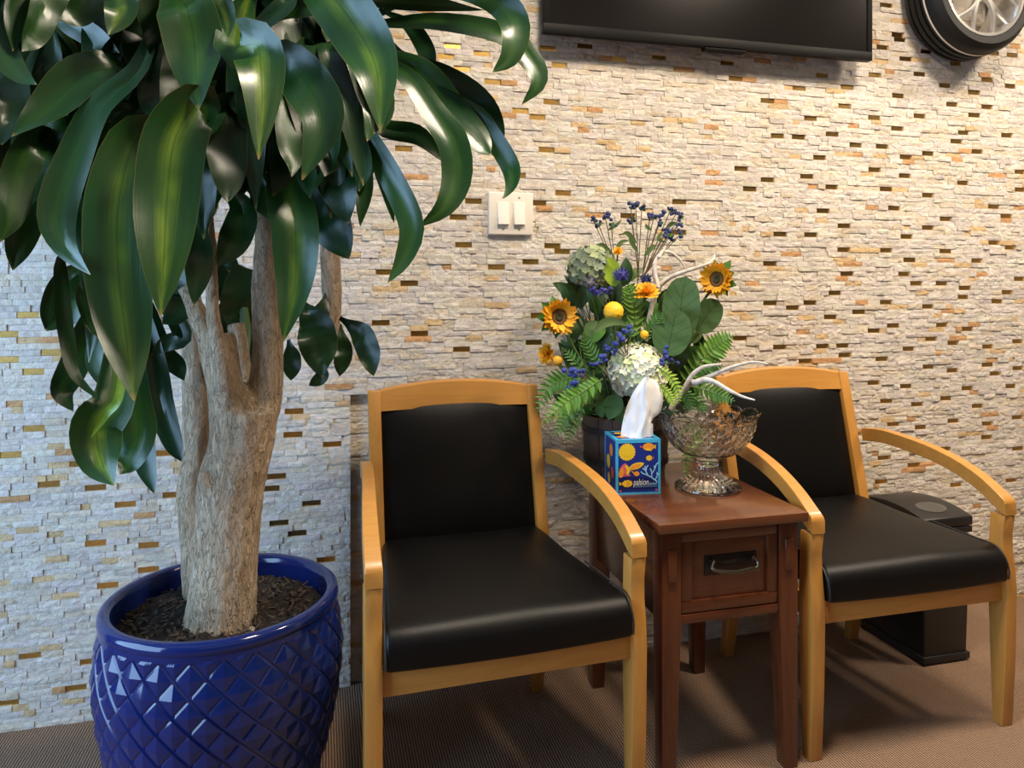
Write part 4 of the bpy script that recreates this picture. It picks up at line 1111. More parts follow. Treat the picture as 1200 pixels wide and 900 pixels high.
def pompom(px, Yc, rpx, label, mat, kind, dz=0.4, dx=0.0, sq=0.8):
    p = atb(px[0], px[1], Yc); r = rpx / F_PX * (Yc + DB); q = facing(p, dx, dz)
    t = thing('yellow_bloom', label, 'flower', p, 0, 'small yellow blooms in the barrel planter')
    if kind == 'ball':
        bm = bmesh.new(); bmesh.ops.create_icosphere(bm, subdivisions=4, radius=r)
        for v in bm.verts:
            n_ = v.co.normalized(); v.co *= 1 + 0.10 * noise.noise(n_ * 9) ; v.co.z *= sq
        me = bpy.data.meshes.new('bloom_head'); bm.to_mesh(me); bm.free(); me.shade_smooth()
        place('bloom_head', me, M[mat], t, q)
    else:
        for ring, (n, ln, tl) in enumerate(((20, 1.0, 0.15), (16, 0.85, 0.55), (11, 0.65, 0.95), (6, 0.45, 1.3))):
            for k in range(n):
                a = 2 * PI * (k + 0.3 * ring) / n + random.uniform(-0.1, 0.1)
                place('petal', PET, M[mat], t, q @ rotz(a) @ Quaternion((1, 0, 0), tl + random.uniform(-0.15, 0.15)), (0, 0, 0), (r * ln * 1.1, r * ln, r * ln))
    stem_of(t, p, r=0.0028)
pompom((719, 365), 2.10, 11.5, 'round golden ball bloom above the white hydrangea', 'petal2', 'ball', 0.3)
pompom((757, 344), 2.14, 17, 'ragged golden bloom left of the round green leaves', 'petal2', 'mum', 1.2)
pompom((724, 295), 2.26, 6.5, 'tiny yellow button bloom near the blue sprays', 'petal2', 'mum', 0.8)
pompom((642, 415), 2.16, 14, 'mustard yellow bloom seen from the side below the left sunflower', 'mustard', 'mum', 0.2, -1.2)
pompom((755, 392), 2.12, 5, 'tiny yellow bud just above the white hydrangea', 'petal2', 'ball', 0.3)
pompom((653, 423), 2.14, 6, 'small mustard bud over the left fern', 'mustard', 'ball', 0.2)

# four petalled floret shared by the hydrangeas
mb = MB()
for k in range(4):
    a = PI / 2 * k; ca, sa_ = math.cos(a), math.sin(a); rows = []
    for i in range(4):
        v = i / 3; ww = 0.48 * math.sin(PI * (0.15 + 0.70 * v)); rows.append([Vector((u * ww * ca - v * sa_, u * ww * sa_ + v * ca, 0.18 * v * v * 1.4 + 0.10 * abs(u))) for u in (-1, 0, 1)])
    mb.grid(rows)
FLO = mb.mesh('floret'); FLO.shade_smooth(); FLO2 = FLO.copy(); FLO3 = FLO.copy(); FLO4 = FLO.copy()
def hydrangea(px, Yc, rx, ry, n, mats, fl, label, fs, seed):
    p = atb(px[0], px[1], Yc); r1, r2 = rx / F_PX * (Yc + DB), ry / F_PX * (Yc + DB)
    t = thing('hydrangea', label, 'flower', p, 0, 'hydrangea heads in the barrel planter')
    rr = random.Random(seed)
    bm = bmesh.new(); bmesh.ops.create_icosphere(bm, subdivisions=3, radius=1.0)
    for v in bm.verts: v.co = Vector((v.co.x * r1 * 0.80, v.co.y * r1 * 0.80, v.co.z * r2 * 0.84)) * (1 + 0.12 * noise.noise(v.co * 6))
    me = bpy.data.meshes.new('head_core'); bm.to_mesh(me); bm.free(); link('head_core', me, M[mats[1]], t)
    ga = PI * (3 - math.sqrt(5))
    for i in range(n):
        z = 1 - 2 * (i + 0.5) / n; rad = math.sqrt(1 - z * z); a = ga * i
        d = Vector((rad * math.cos(a), rad * math.sin(a), z))
        if d.z < -0.8: continue
        nrm = (d + Vector((rr.uniform(-0.3, 0.3), rr.uniform(-0.3, 0.3), rr.uniform(-0.3, 0.3)))).normalized()
        o = place('floret', fl[0] if rr.random() < 0.72 else fl[1], None, t, nrm.to_track_quat('Z', 'Y') @ rotz(rr.uniform(0, 6)), (d.x * r1 * 0.9, d.y * r1 * 0.9, d.z * r2 * 0.9), fs * rr.uniform(0.85, 1.15))
    stem_of(t, p, r=0.004)
for me, k in ((FLO, 'hyd'), (FLO2, 'hyd2'), (FLO3, 'hydg'), (FLO4, 'hydg2')): me.materials.append(M[k])
hydrangea((747, 436), 2.15, 37, 35, 210, ('hyd', 'hyd2'), (FLO, FLO2), 'large creamy white hydrangea head behind the tissue', 0.0150, 2)
hydrangea((692, 314), 2.26, 28, 26, 80, ('hydg', 'hydg2'), (FLO3, FLO4), 'faded grey green hydrangea head at the upper left', 0.0175, 4)

# spiky and clustered blue flowers
bm = bmesh.new(); bmesh.ops.create_icosphere(bm, subdivisions=2, radius=1.0)
for v in bm.verts: v.co *= 1 + 0.35 * noise.noise(v.co * 3.1)
BLO = bpy.data.meshes.new('blossom'); bm.to_mesh(BLO); bm.free(); BLO2 = BLO.copy(); BLO3 = BLO.copy(); BLO4 = BLO.copy()
for me, k in ((BLO, 'blue_dk'), (BLO2, 'blue'), (BLO3, 'violet'), (BLO4, 'thistle')): me.materials.append(M[k])
def mini_leaf(parent, px, w_, Y, mat='sprig', name='leaf', roll=0.0, prof=None, fold=0.2, n=10):
    pts = [atb(x, y, Y) for x, y in px] if not isinstance(px[0], Vector) else px
    mb = MB(); mb.grid(leaf_rows(pts, w_ / F_PX * (Y + DB) / 2, roll, 0, fold, n, prof or prof_ovate, 0.03, 0, 5)); o = mb.build(name, M[mat], parent); o.data.shade_smooth(); return o
def spray(base, joints, Yc, label, me, r=4.0, leaves=()):
    p = atb(base[0], base[1], Yc)
    t = thing('blue_spray', label, 'flower', p, 0, 'sprays of small blue flowers in the barrel planter')
    for (x, y) in joints:
        tip = atb(x, y, Yc + random.uniform(-0.04, 0.04))
        mid = p.lerp(tip, 0.55) + Vector((0, 0, 0.004))
        MB().tube(crom([p, mid, tip], 8), 0.0016, 5).build('stalk', M['stem_br'], t)
        for k in range(5):
            d = Vector((random.gauss(0, 1), random.gauss(0, 1), random.gauss(0, 1))) * r * 0.55 / F_PX * (Yc + DB)
            o = place('blossom', me, None, t, Quaternion((1, random.random(), random.random(), random.random())).normalized(), tip + d - p, r * random.uniform(0.35, 0.6) / F_PX * (Yc + DB))
        mini_leaf(t, [tip + Vector((0, 0, -0.008)), tip + Vector((0.006, -0.003, -0.001)), tip + Vector((0.012, -0.004, 0.002))], 4, Yc, 'fern')
    for lf in leaves: mini_leaf(t, lf[0], lf[1], Yc - 0.01, 'sprig')
    stem_of(t, p, r=0.0024, mat='stem_br', bend=0.015)
spray((721, 318), [(694, 256), (701, 262), (709, 253), (716, 262)], 2.30, 'navy flower spray with pale leaves at the top left', BLO, 4.2, [([(719, 300), (706, 287), (696, 292)], 5), ([(720, 298), (728, 284), (738, 282)], 5), ([(712, 270), (722, 264), (729, 257)], 4)])
spray((748, 322), [(739, 243), (745, 240), (752, 244), (740, 256)], 2.32, 'topmost navy flower spray of the arrangement', BLO, 4.2, [([(746, 285), (736, 274), (729, 274)], 6), ([(748, 296), (740, 284), (737, 276)], 5)])
spray((753, 322), [(762, 252), (766, 254), (775, 251), (773, 261)], 2.30, 'navy flower spray leaning right beside the topmost spray', BLO, 4.6, [([(756, 300), (764, 290), (770, 288)], 6), ([(764, 270), (758, 266), (757, 262)], 4)])
spray((756, 320), [(785, 248), (793, 249), (797, 254), (796, 262)], 2.33, 'navy flower spray reaching farthest to the upper right', BLO, 4.0, [([(780, 268), (788, 262), (794, 262)], 5)])
spray((754, 324), [(781, 270), (784, 275), (788, 281), (797, 275)], 2.28, 'low navy flower spray just above the antler', BLO, 4.4, [([(776, 272), (772, 280), (780, 284)], 5)])
spray((735, 420), [(728, 393), (737, 389), (722, 404), (714, 409)], 2.10, 'bright blue flower spray behind the white hydrangea', BLO2, 6.0)
spray((700, 450), [(672, 440), (677, 433), (674, 446), (665, 455), (670, 436)], 2.04, 'bright blue flower spray over the left fern', BLO2, 5.2)
spray((712, 440), [(699, 426), (706, 420)], 2.06, 'pair of blue flower clusters left of the white hydrangea', BLO2, 5.0)
spray((765, 440), [(780, 414), (787, 424), (778, 424)], 2.12, 'blue flower cluster right of the white hydrangea', BLO2, 5.5)
spray((720, 380), [(698, 344), (705, 342), (711, 340)], 2.16, 'violet flower cluster beside the left sunflower', BLO3, 5.2)

def thistle(px, Yc, rpx, me, label):
    p = atb(px[0], px[1], Yc); r = rpx / F_PX * (Yc + DB)
    t = thing('thistle', label, 'flower', p, 0, 'thistles in the barrel planter')
    mb = MB(); rr = random.Random(int(px[0]))
    for k in range(60):
        d = Vector((rr.gauss(0, 1), rr.gauss(0, 1), rr.gauss(0.6, 0.8))).normalized()
        mb.tube([p + d * r * 0.3, p + d * r], [r * 0.10, r * 0.02], 4)
    mb.build('spines', me.materials[0], t, flat=True)
    place('head_core', me, None, t, Quaternion(), (0, 0, 0), r * 0.55); stem_of(t, p, r=0.0028)
thistle((728, 323), 2.18, 11, BLO3, 'violet thistle right of the grey hydrangea')
thistle((691, 332), 2.18, 11, BLO4, 'grey thistle in front of the grey hydrangea')
thistle((758, 329), 2.20, 9, BLO, 'dark blue thistle just above the ragged golden bloom')

# ferns
mb = MB(); rows = []
for i in range(6):
    v = i / 5; ww = 0.15 * (1 - v ** 2.2) * (1 if i else 0.5) + 0.01
    rows.append([Vector((u * ww, v, 0.05 * abs(u) - 0.12 * v * v)) for u in (-1, 0, 1)])
mb.grid(rows); PIN = mb.mesh('leaflet'); PIN.shade_smooth()
PINS = {}
for k in ('fern', 'fern_l', 'fern_d', 'lime'):
    PINS[k] = PIN.copy(); PINS[k].materials.append(M[k])
def frond(parent, px, lpx, n, Yd, mat, slant=0.55, jit=0.12):
    m = len(px); pts = crom([atb(x, y, lerp(Yd[0], Yd[1], i / (m - 1))) for i, (x, y) in enumerate(px)], n)
    MB().tube(pts, [lerp(0.0022, 0.0010, i / n) for i in range(n + 1)], 5).build('rachis', M['stem'], parent)
    base = wloc(parent)
    for i in range(1, n + 1):
        v = i / n; p = pts[i]; t = (pts[min(i + 1, n)] - pts[i - 1]).normalized(); view = (CAMP - p).normalized()
        sd = t.cross(view).normalized(); ln = lpx / F_PX * (Yd[0] + DB) * (math.sin(PI * (0.18 + 0.80 * v)) ** 0.7) * 1.0
        for s in (-1, 1):
            d = (sd * s + t * slant + view * random.uniform(-0.3, 0.25)).normalized()
            z = (view - d * view.dot(d)).normalized(); x = d.cross(z)
            q = Matrix((x, d, z)).transposed().to_quaternion()
            place('leaflet', PINS[mat], None, parent, q, p - base, (ln * 1.25, ln * random.uniform(1 - jit, 1 + jit), ln))
def fern(label, fronds, cat='fern'):
    p = atb(fronds[0][0][0][0], fronds[0][0][0][1], fronds[0][3][0])
    t = thing('fern_frond', label, cat, p, 0, 'fern fronds in the barrel planter')
    for f in fronds: frond(t, *f)
    stem_of(t, p, r=0.0022); return t
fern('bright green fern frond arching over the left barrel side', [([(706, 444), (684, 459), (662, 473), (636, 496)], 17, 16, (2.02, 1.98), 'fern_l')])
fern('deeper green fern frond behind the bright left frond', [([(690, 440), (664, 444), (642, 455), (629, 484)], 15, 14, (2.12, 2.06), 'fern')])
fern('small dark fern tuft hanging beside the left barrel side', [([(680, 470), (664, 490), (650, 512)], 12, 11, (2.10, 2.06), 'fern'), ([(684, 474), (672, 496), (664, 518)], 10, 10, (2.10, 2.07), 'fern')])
fern('broad bright fern frond rising at the right of the arrangement', [([(800, 452), (824, 420), (842, 404), (859, 393)], 18, 15, (2.22, 2.18), 'fern_l', 0.35)])
fern('low fern frond under the antler at the right', [([(808, 452), (830, 458), (846, 464), (860, 470)], 13, 11, (2.16, 2.12), 'fern'), ([(812, 455), (828, 436), (846, 428)], 13, 10, (2.22, 2.18), 'fern')])
fern('thin fern frond hanging in front of the barrel behind the glass bowl', [([(812, 500), (808, 520), (804, 545), (806, 566)], 8, 12, (2.14, 2.10), 'fern_l'), ([(824, 500), (826, 525), (829, 548)], 7, 10, (2.15, 2.12), 'fern_l')])
fern('feathery green fern standing left of the ragged golden bloom', [([(738, 400), (744, 372), (740, 348), (736, 334)], 16, 12, (2.16, 2.12), 'fern_l', 0.8), ([(752, 400), (766, 380), (776, 368)], 12, 10, (2.14, 2.10), 'fern', 0.8)])
fern('feathery green fern under the left sunflower', [([(708, 440), (694, 415), (684, 395)], 13, 10, (2.10, 2.06), 'fern', 0.8), ([(700, 455), (676, 425), (660, 408)], 10, 10, (2.12, 2.10), 'fern', 0.7)])
fern('yellow green feathery sprig right of the white hydrangea', [([(770, 430), (784, 440), (794, 456), (796, 472)], 9, 12, (2.06, 2.03), 'lime', 0.7), ([(772, 450), (784, 462), (790, 476)], 8, 10, (2.06, 2.03), 'lime', 0.7)])
fern('low fern showing above the rim of the glass bowl', [([(796, 455), (806, 466), (812, 482)], 11, 9, (2.12, 2.10), 'fern', 0.7), ([(800, 458), (818, 470), (826, 484)], 10, 9, (2.14, 2.10), 'fern', 0.7)])

# broad leaves
p0 = atb(800, 410, 2.16)
t = thing('round_leaf_branch', 'branch with three broad round green leaves beside the right sunflower', 'foliage', p0)
mini_leaf(t, [(800, 396), (798, 360), (804, 324)], 43, 2.15, 'round', prof=prof_round, fold=0.10, n=16)
mini_leaf(t, [(782, 417), (787, 390), (793, 362)], 45, 2.11, 'round', 'leaf', 0.1, prof_round, 0.10, 16)
mini_leaf(t, [(817, 389), (828, 371), (842, 352)], 34, 2.20, 'round', 'leaf', 0.3, prof_round, 0.10, 16)
for (x, y) in ((800, 394), (783, 416), (818, 388)): MB().tube([atb(x, y, 2.155), atb(800, 420, 2.17)], 0.002, 5).build('stalk', M['stem'], t)
stem_of(t, p0)
p0 = atb(722, 320, 2.24)
t = thing('lime_leaf_sprig', 'lime green serrated leaf sprig in front of the grey hydrangea', 'foliage', p0)
mini_leaf(t, [(722, 336), (714, 320), (700, 308)], 16, 2.20, 'lime'); mini_leaf(t, [(724, 330), (720, 312), (710, 300)], 12, 2.21, 'lime'); mini_leaf(t, [(722, 318), (712, 306), (704, 298)], 8, 2.22, 'sprig'); stem_of(t, p0)
p0 = atb(716, 484, 2.06)
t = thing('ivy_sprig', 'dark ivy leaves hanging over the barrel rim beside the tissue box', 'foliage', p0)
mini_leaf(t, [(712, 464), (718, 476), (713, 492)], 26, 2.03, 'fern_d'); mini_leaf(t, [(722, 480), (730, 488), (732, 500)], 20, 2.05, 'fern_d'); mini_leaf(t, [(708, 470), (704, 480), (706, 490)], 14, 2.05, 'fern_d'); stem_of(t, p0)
p0 = atb(716, 392, 2.10)
t = thing('long_leaf_sprig', 'long pale green leaf under the round golden ball bloom', 'foliage', p0)
mini_leaf(t, [(696, 390), (708, 379), (722, 377), (738, 382)], 11, 2.07, 'sprig'); mini_leaf(t, [(700, 376), (690, 386), (694, 398)], 12, 2.10, 'sprig'); stem_of(t, p0)

rb = random.Random(21)
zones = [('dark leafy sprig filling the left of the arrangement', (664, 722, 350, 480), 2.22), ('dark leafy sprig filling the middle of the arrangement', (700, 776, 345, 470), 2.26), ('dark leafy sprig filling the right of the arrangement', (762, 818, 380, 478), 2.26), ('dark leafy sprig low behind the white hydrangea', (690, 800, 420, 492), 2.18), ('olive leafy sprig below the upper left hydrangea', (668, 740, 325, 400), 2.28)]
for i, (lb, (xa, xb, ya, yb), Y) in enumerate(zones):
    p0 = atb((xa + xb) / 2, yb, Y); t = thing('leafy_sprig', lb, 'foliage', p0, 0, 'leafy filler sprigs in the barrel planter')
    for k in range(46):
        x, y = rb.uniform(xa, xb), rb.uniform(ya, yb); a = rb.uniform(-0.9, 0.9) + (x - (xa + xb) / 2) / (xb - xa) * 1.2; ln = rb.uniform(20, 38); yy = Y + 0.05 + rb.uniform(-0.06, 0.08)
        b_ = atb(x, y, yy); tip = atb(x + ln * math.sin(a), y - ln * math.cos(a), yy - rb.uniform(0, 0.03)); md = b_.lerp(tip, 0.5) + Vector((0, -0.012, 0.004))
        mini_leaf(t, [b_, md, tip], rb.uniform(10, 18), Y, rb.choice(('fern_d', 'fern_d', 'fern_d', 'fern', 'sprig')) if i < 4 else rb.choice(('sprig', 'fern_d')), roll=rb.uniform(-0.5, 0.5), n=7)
        if k % 2 == 0: stem_of(t, b_, p0, 0.0016, bend=0.01)
    stem_of(t, p0)

# ------------------------------------------------------------------ antlers
def antler(name, label, root, tubes, Yc):
    t = thing(name, label, 'antler', atb(root[0], root[1], Yc), 0, 'antlers in the barrel planter')
    mb = MB()
    for px, r0, r1, dY in tubes:
        n = 18; m = len(px); pts = crom([atb(x, y, Yc + lerp(dY[0], dY[1], i / (m - 1))) for i, (x, y) in enumerate(px)], n)
        mb.tube(pts, [0.78 * lerp(r0, r1, (i / n) ** 1.3) / F_PX * (Yc + DB) for i in range(n + 1)], 10)
    off = wloc(t); me = mb.mesh('tmp'); o = bpy.data.objects.new('tmp', me); COL.objects.link(o)
    rm = o.modifiers.new('r', 'REMESH'); rm.mode = 'VOXEL'; rm.voxel_size = 0.0022
    sm = o.modifiers.new('s', 'SMOOTH'); sm.factor = 0.5; sm.iterations = 3
    dg = bpy.context.evaluated_depsgraph_get(); dg.update(); m2 = bpy.data.meshes.new_from_object(o.evaluated_get(dg))
    bpy.data.objects.remove(o); bpy.data.meshes.remove(me)
    for v in m2.vertices: v.co = v.co - off
    m2.name = 'beam'; m2.shade_smooth(); m2.materials.clear(); link('beam', m2, M['antler'], t)
    return t
antler('antler', 'bleached antler curving above the round leaves towards the right sunflower', (760, 372), [([(756, 400), (763, 362), (770, 340), (782, 327), (797, 320), (816, 314), (834, 308)], 4.2, 2.6, (0.06, 0.0)), ([(771, 338), (767, 319), (769, 304), (778, 295), (788, 297), (797, 305), (803, 315)], 4.0, 1.3, (0.01, 0.06)), ([(772, 302), (777, 294), (781, 288)], 2.4, 0.8, (0.02, 0.03)), ([(830, 310), (836, 303), (838, 297)], 2.4, 0.8, (0.0, 0.02))], 2.20)
antler('antler', 'bleached antler with three tines reaching over the glass bowl', (796, 464), [([(786, 480), (797, 462), (806, 452), (818, 446), (834, 440), (850, 433), (868, 427), (886, 424), (900, 427)], 4.6, 1.4, (0.05, -0.08)), ([(803, 454), (811, 440), (822, 431), (834, 428), (845, 427)], 4.2, 1.5, (0.0, -0.04)), ([(812, 449), (826, 445), (838, 448), (852, 456), (868, 464), (885, 469)], 4.6, 1.4, (-0.01, -0.12))], 2.08)

# ------------------------------------------------------------------ tissue box
TBC = Vector((0.8885, 2.0355, TZ)); trz = math.radians(-7.0); bw, bd, bh = 0.0655, 0.0625, 0.157
tbx = thing('tissue_box', 'blue cube tissue box printed with sea creatures and sun', 'tissue box', TBC, trz)
MB().box(-bw, bw, -bd, bd, 0, bh).build('carton', M['box_navy'], tbx, True, bevel=0.001, bseg=1)
e, q = 0.0006, 0.0065
def band(f):                       # light blue borders round each printed face
    mb = MB(); f(mb); mb.build('border', M['box_blue'], tbx, True, flat=True)
def front_b(mb):
    mb.box(-bw - e, bw + e, -bd - e, -bd, 0, q * 0.8).box(-bw - e, bw + e, -bd - e, -bd, bh - q * 1.5, bh + e).box(-bw - e, -bw + q, -bd - e, -bd, q * 0.8, bh - q * 1.5).box(bw - q, bw + e, -bd - e, -bd, q * 0.8, bh - q * 1.5)
def left_b(mb):
    mb.box(-bw - e, -bw, -bd, bd, 0, q * 0.8).box(-bw - e, -bw, -bd, bd, bh - q, bh).box(-bw - e, -bw, -bd, -bd + q, q, bh - q).box(-bw - e, -bw, bd - q, bd, q, bh - q)
def top_b(mb):
    mb.box(-bw, bw, -bd, -bd + q * 1.6, bh, bh + e).box(-bw, bw, bd - q * 1.6, bd, bh, bh + e).box(-bw, -bw + q * 1.6, -bd + q * 1.6, bd - q * 1.6, bh, bh + e).box(bw - q * 1.6, bw, -bd + q * 1.6, bd - q * 1.6, bh, bh + e)
band(front_b); band(left_b); band(top_b)
# flat print on the front face; u, v as read off the face (0..1 across, 0..1 up)
def face_pt(u, v, lay=1): return Vector((lerp(-bw, bw, u), -bd - 0.0004 * lay, lerp(0, bh, v)))
def print_poly(name, uv, mat, lay=1, face=face_pt):
    mb = MB(); mb.add([face(u, v, lay) for u, v in uv], [tuple(range(len(uv)))])
    return mb.build(name, M[mat], tbx, True, flat=True, fix=False)
def blob(cu, cv, ru, rv, n=24, rot=0.0, spike=0.0, ns=1, pt=0.0):
    out = []
    for k in range(n):
        a = 2 * PI * k / n; r = 1 + spike * math.cos(a * ns)
        x, y = ru * r * math.cos(a), rv * r * math.sin(a) * (1 - pt * math.cos(a) ** 2)
        out.append((cu + x * math.cos(rot) - y * math.sin(rot), cv + (x * math.sin(rot) + y * math.cos(rot)) * bw * 2 / bh))
    return out
print_poly('printed_sun', blob(0.245, 0.775, 0.185, 0.185, 108, 0, 0.055, 18), 'p_yellow', 2)
print_poly('printed_sun', blob(0.245, 0.775, 0.10, 0.10, 24), 'p_yellow', 3)
print_poly('printed_fish', blob(0.73, 0.86, 0.13, 0.085, 24), 'p_orange', 2); print_poly('printed_fish', [(0.83, 0.86), (0.90, 0.905), (0.89, 0.85), (0.90, 0.815)], 'p_yellow', 2)
print_poly('printed_fish', [(0.60, 0.86), (0.53, 0.89), (0.55, 0.845)], 'p_pink', 2); print_poly('printed_fish', [(0.66, 0.80), (0.80, 0.785), (0.76, 0.83), (0.68, 0.84)], 'p_yellow', 3)
print_poly('printed_fish', blob(0.745, 0.655, 0.07, 0.058, 32, 0, 0.18, 8), 'p_yellow', 2); print_poly('printed_fish', [(0.80, 0.655), (0.86, 0.685), (0.83, 0.63)], 'p_pink', 2)
print_poly('printed_petals', blob(0.45, 0.515, 0.185, 0.070, 28, 0.30, 0, 1, 0.35), 'p_yellow', 3); print_poly('printed_petals', blob(0.43, 0.512, 0.13, 0.040, 24, 0.30), 'p_orange', 4)
print_poly('printed_petals', blob(0.16, 0.44, 0.085, 0.165, 28, -0.35, 0, 1, 0.3), 'p_pink', 2); print_poly('printed_petals', blob(0.115, 0.40, 0.055, 0.11, 24, -0.25), 'p_orange', 3)
print_poly('printed_petals', [(0.19, 0.53), (0.25, 0.54), (0.32, 0.44), (0.28, 0.36), (0.22, 0.37), (0.24, 0.45)], 'p_yellow', 3); print_poly('printed_petals', [(0.20, 0.36), (0.33, 0.36), (0.31, 0.335), (0.15, 0.335)], 'p_pink', 4)
print_poly('printed_petals', blob(0.46, 0.375, 0.065, 0.052, 20), 'p_orange', 2); print_poly('printed_petals', [(0.32, 0.44), (0.36, 0.43), (0.44, 0.38), (0.40, 0.37)], 'p_orange', 2)
print_poly('printed_band', [(0.06, 0.085), (0.94, 0.085), (0.94, 0.24), (0.75, 0.285), (0.45, 0.315), (0.06, 0.30)], 'p_dark', 1)
print_poly('printed_shell', blob(0.25, 0.20, 0.115, 0.075, 36, 0, 0.08, 9), 'p_yellow', 2); print_poly('printed_shell', [(0.14, 0.20), (0.06, 0.235), (0.08, 0.165)], 'p_yellow', 2); print_poly('printed_shell', blob(0.27, 0.20, 0.035, 0.05, 16), 'p_orange', 3)
mb = MB()
for seg in ([(0.93, 0.215), (0.80, 0.30), (0.72, 0.335), (0.66, 0.43), (0.60, 0.47)], [(0.72, 0.335), (0.66, 0.36), (0.60, 0.375), (0.56, 0.41)], [(0.67, 0.42), (0.69, 0.50), (0.72, 0.52)], [(0.66, 0.43), (0.645, 0.51)], [(0.80, 0.30), (0.80, 0.40), (0.77, 0.46)], [(0.80, 0.36), (0.87, 0.45), (0.90, 0.53), (0.95, 0.57)], [(0.87, 0.45), (0.86, 0.51)], [(0.88, 0.25), (0.93, 0.33), (0.92, 0.39)], [(0.905, 0.30), (0.96, 0.37)]):
    for (a, b) in zip(seg[:-1], seg[1:]):
        A, B = face_pt(*a, 3), face_pt(*b, 3); d = (B - A).normalized(); n_ = Vector((-d.z, 0, d.x)) * 0.0016
        mb.add([A - n_ - d * 0.0008, A + n_ - d * 0.0008, B + n_ + d * 0.0008, B - n_ + d * 0.0008], [(0, 3, 2, 1)])
mb.build('printed_coral', M['p_coral'], tbx, True, flat=True, fix=False)
fc = bpy.data.curves.new('lettering', 'FONT'); fc.body = 'palsion'; fc.size = 0.026; fc.shear = 0.15; fc.extrude = 0.0
fo = bpy.data.objects.new('tmp', fc); COL.objects.link(fo)
dg = bpy.context.evaluated_depsgraph_get(); dg.update(); m2 = bpy.data.meshes.new_from_object(fo.evaluated_get(dg)); bpy.data.objects.remove(fo)
m2.materials.clear(); wmax = max(v.co.x for v in m2.vertices)
for v in m2.vertices: v.co = Vector((-bw + 0.385 * 2 * bw + v.co.x / wmax * 0.345 * 2 * bw, -bd - 0.0014, 0.166 * bh + v.co.y))
m2.name = 'lettering'; link('lettering', m2, M['p_white'], tbx)
mb = MB()
for k in range(9): mb.box(lerp(-bw, bw, 0.74 + k * 0.02), lerp(-bw, bw, 0.752 + k * 0.02), -bd - 0.0012, -bd - 0.0008, 0.168 * bh, (0.182 + 0.012 * ((k * 7) % 3)) * bh)
mb.box(lerp(-bw, bw, 0.40), lerp(-bw, bw, 0.92), -bd - 0.0012, -bd - 0.0008, 0.136 * bh, 0.141 * bh)
mb.build('small_print', M['p_coral'], tbx, True, flat=True)
for (cu, cv) in ((0.10, 0.055), (0.905, 0.06)): print_poly('printed_bud', blob(cu, cv + 0.01, 0.022, 0.024, 14), 'p_pink', 3)
def left_pt(u, v, lay=1): return Vector((-bw - 0.0005 * lay, lerp(bd, -bd, u), lerp(0, bh, v)))
for (cu, cv, ru, m_) in ((0.6, 0.75, 0.14, 'p_orange'), (0.35, 0.5, 0.16, 'p_yellow'), (0.7, 0.35, 0.13, 'p_pink'), (0.4, 0.2, 0.12, 'p_yellow')): print_poly('printed_patch', blob(cu, cv, ru, ru, 20), m_, 2, left_pt)
def top_pt(u, v, lay=1): return Vector((lerp(-bw, bw, u), lerp(-bd, bd, v), bh + 0.0004 * lay))
for (cu, cv, ru, m_) in ((0.2, 0.3, 0.11, 'p_orange'), (0.8, 0.35, 0.12, 'p_yellow'), (0.75, 0.75, 0.10, 'p_pink'), (0.25, 0.7, 0.12, 'p_yellow'), (0.5, 0.16, 0.07, 'p_orange')): print_poly('printed_patch', blob(cu, cv, ru, ru, 20), m_, 2, top_pt)
# the sheet pulled out of the slot
ts = thing('tissue', 'white paper tissue pulled up out of the tissue box', 'tissue', TBC + Vector((0, 0, bh + 0.001)))
YT = 2.16
Lp = crom([(727, 515, 0), (729, 498, 0), (734, 478, 0), (742, 460, 0), (751, 447, 0), (756, 442, 0)], 24)
Cp = crom([(746, 514, 0), (753, 498, 0), (757, 480, 0), (756, 464, 0), (757, 450, 0), (759, 442, 0)], 24)
Rp = crom([(763, 513, 0), (762, 500, 0), (765, 491, 0), (774, 482, 0), (777, 462, 0), (769, 446, 0)], 24)
mb = MB(); rows = []
for i in range(25):
    row = []; v = i / 24
    for k in range(17):
        u = k / 16
        a = Lp[i].lerp(Cp[i], u * 2) if u < 0.5 else Cp[i].lerp(Rp[i], u * 2 - 1)
        dep = YT + 0.030 * abs(u - 0.5) * 2 - 0.020 + 0.012 * v + 0.006 * math.sin(u * 17 + v * 3) * (1 - 0.6 * v) + 0.004 * noise.noise(Vector((u * 6, v * 6, 2)))
        if u > 0.5: dep += 0.035 * (u - 0.5) * v
        row.append(at(a.x, a.y, dep))
    rows.append(row)
mb.grid(rows); sh = mb.build('sheet', M['tissue'], ts); sh.data.shade_smooth()
mb = MB(); rows = []
for i in range(9):
    v = i / 8; row = []
    for k in range(13):
        u = k / 12; row.append(at(lerp(732, 764, u) + 3 * math.sin(u * 9), lerp(515, 487 + 10 * u, v), YT + 0.012 + 0.008 * math.sin(u * 14)))
    rows.append(row)
mb.grid(rows); o = mb.build('inner_fold', M['tissue'], ts); o.data.shade_smooth()

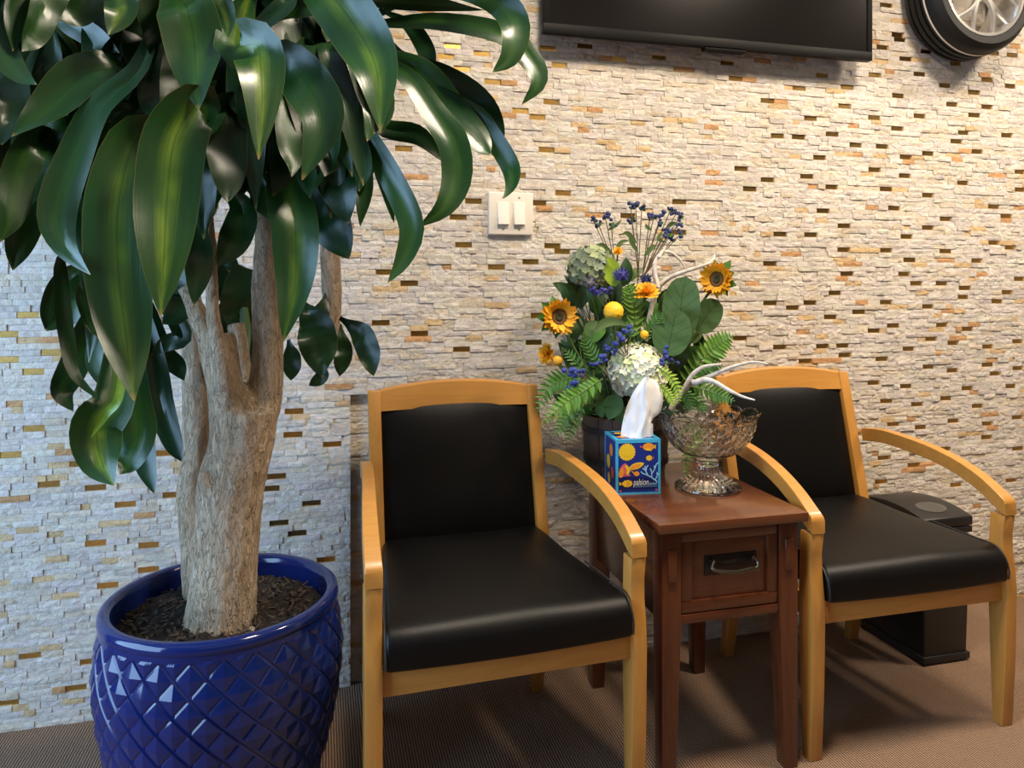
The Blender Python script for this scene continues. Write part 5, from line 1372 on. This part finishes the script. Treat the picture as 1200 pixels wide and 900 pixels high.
# ------------------------------------------------------------------ cut crystal bowl
GC = Vector((1.108, 1.985, TZ + 0.0005))
gb = thing('crystal_bowl', 'footed cut crystal bowl with scalloped rim on the end table', 'bowl', GC)
outer = [(0.0, 0.0), (0.060, 0.0), (0.094, 0.0), (0.0965, 0.004), (0.095, 0.009), (0.085, 0.016), (0.068, 0.024), (0.050, 0.034), (0.038, 0.046), (0.030, 0.058), (0.0275, 0.066), (0.0315, 0.070), (0.0330, 0.074), (0.0300, 0.079), (0.034, 0.085)]
bo = [(0.050, 0.093), (0.070, 0.102), (0.089, 0.114), (0.104, 0.127), (0.116, 0.142), (0.125, 0.157), (0.1315, 0.173), (0.136, 0.189), (0.140, 0.205), (0.146, 0.219), (0.151, 0.226)]
fine = []
P_ = crom([(r, z, 0) for r, z in [(0.034, 0.085)] + bo], 40)
fine = [(p.x, p.y) for p in P_][1:]
inner = [(0.1485, 0.2266), (0.1435, 0.219), (0.136, 0.205), (0.1275, 0.173), (0.1205, 0.156), (0.1105, 0.140), (0.098, 0.125), (0.083, 0.1125), (0.060, 0.102), (0.030, 0.096), (0.0, 0.0945)]
prof = outer + fine + inner
j0, j1 = len(outer), len(outer) + len(fine)
def cut(r, z, a, j):
    lobes = 10
    if z > 0.19:
        k = sstep(0.19, 0.226, z); sc_ = abs(math.cos(a * lobes / 2))
        z = z - 0.017 * k * (1 - sc_ ** 0.6) + 0.004 * k
    if j0 <= j < j1:
        v = (z - 0.085) / 0.125; u = a * 20 / (2 * PI)
        p, q_ = (u + v * 3.2) % 1.0, (u - v * 3.2) % 1.0
        h = 2 * min(p, 1 - p, q_, 1 - q_)
        p2, q2 = (2 * u + v * 6.4) % 1.0, (2 * u - v * 6.4) % 1.0
        h2 = 2 * min(p2, 1 - p2, q2, 1 - q2)
        f = sstep(0.05, 0.15, v) * (1 - sstep(0.80, 1.02, v))
        r = r + f * (0.0040 * h + 0.0014 * h2 * (1 if int(u) % 2 else 0.3) - 0.001)
    elif 4 < j < 11:
        r = r * (1 + 0.022 * math.cos(a * 24))
    return r, z
mb = MB(); mb.lathe(prof, 200, GC, fn=cut); mb.build('glass', M['crystal'], gb, flat=True)

# ------------------------------------------------------------------ bring the working units to metres
for me in bpy.data.meshes: me.transform(Matrix.Scale(S, 4))
for o in SC.objects:
    if o.type in ('MESH', 'EMPTY'): o.location = o.location * S
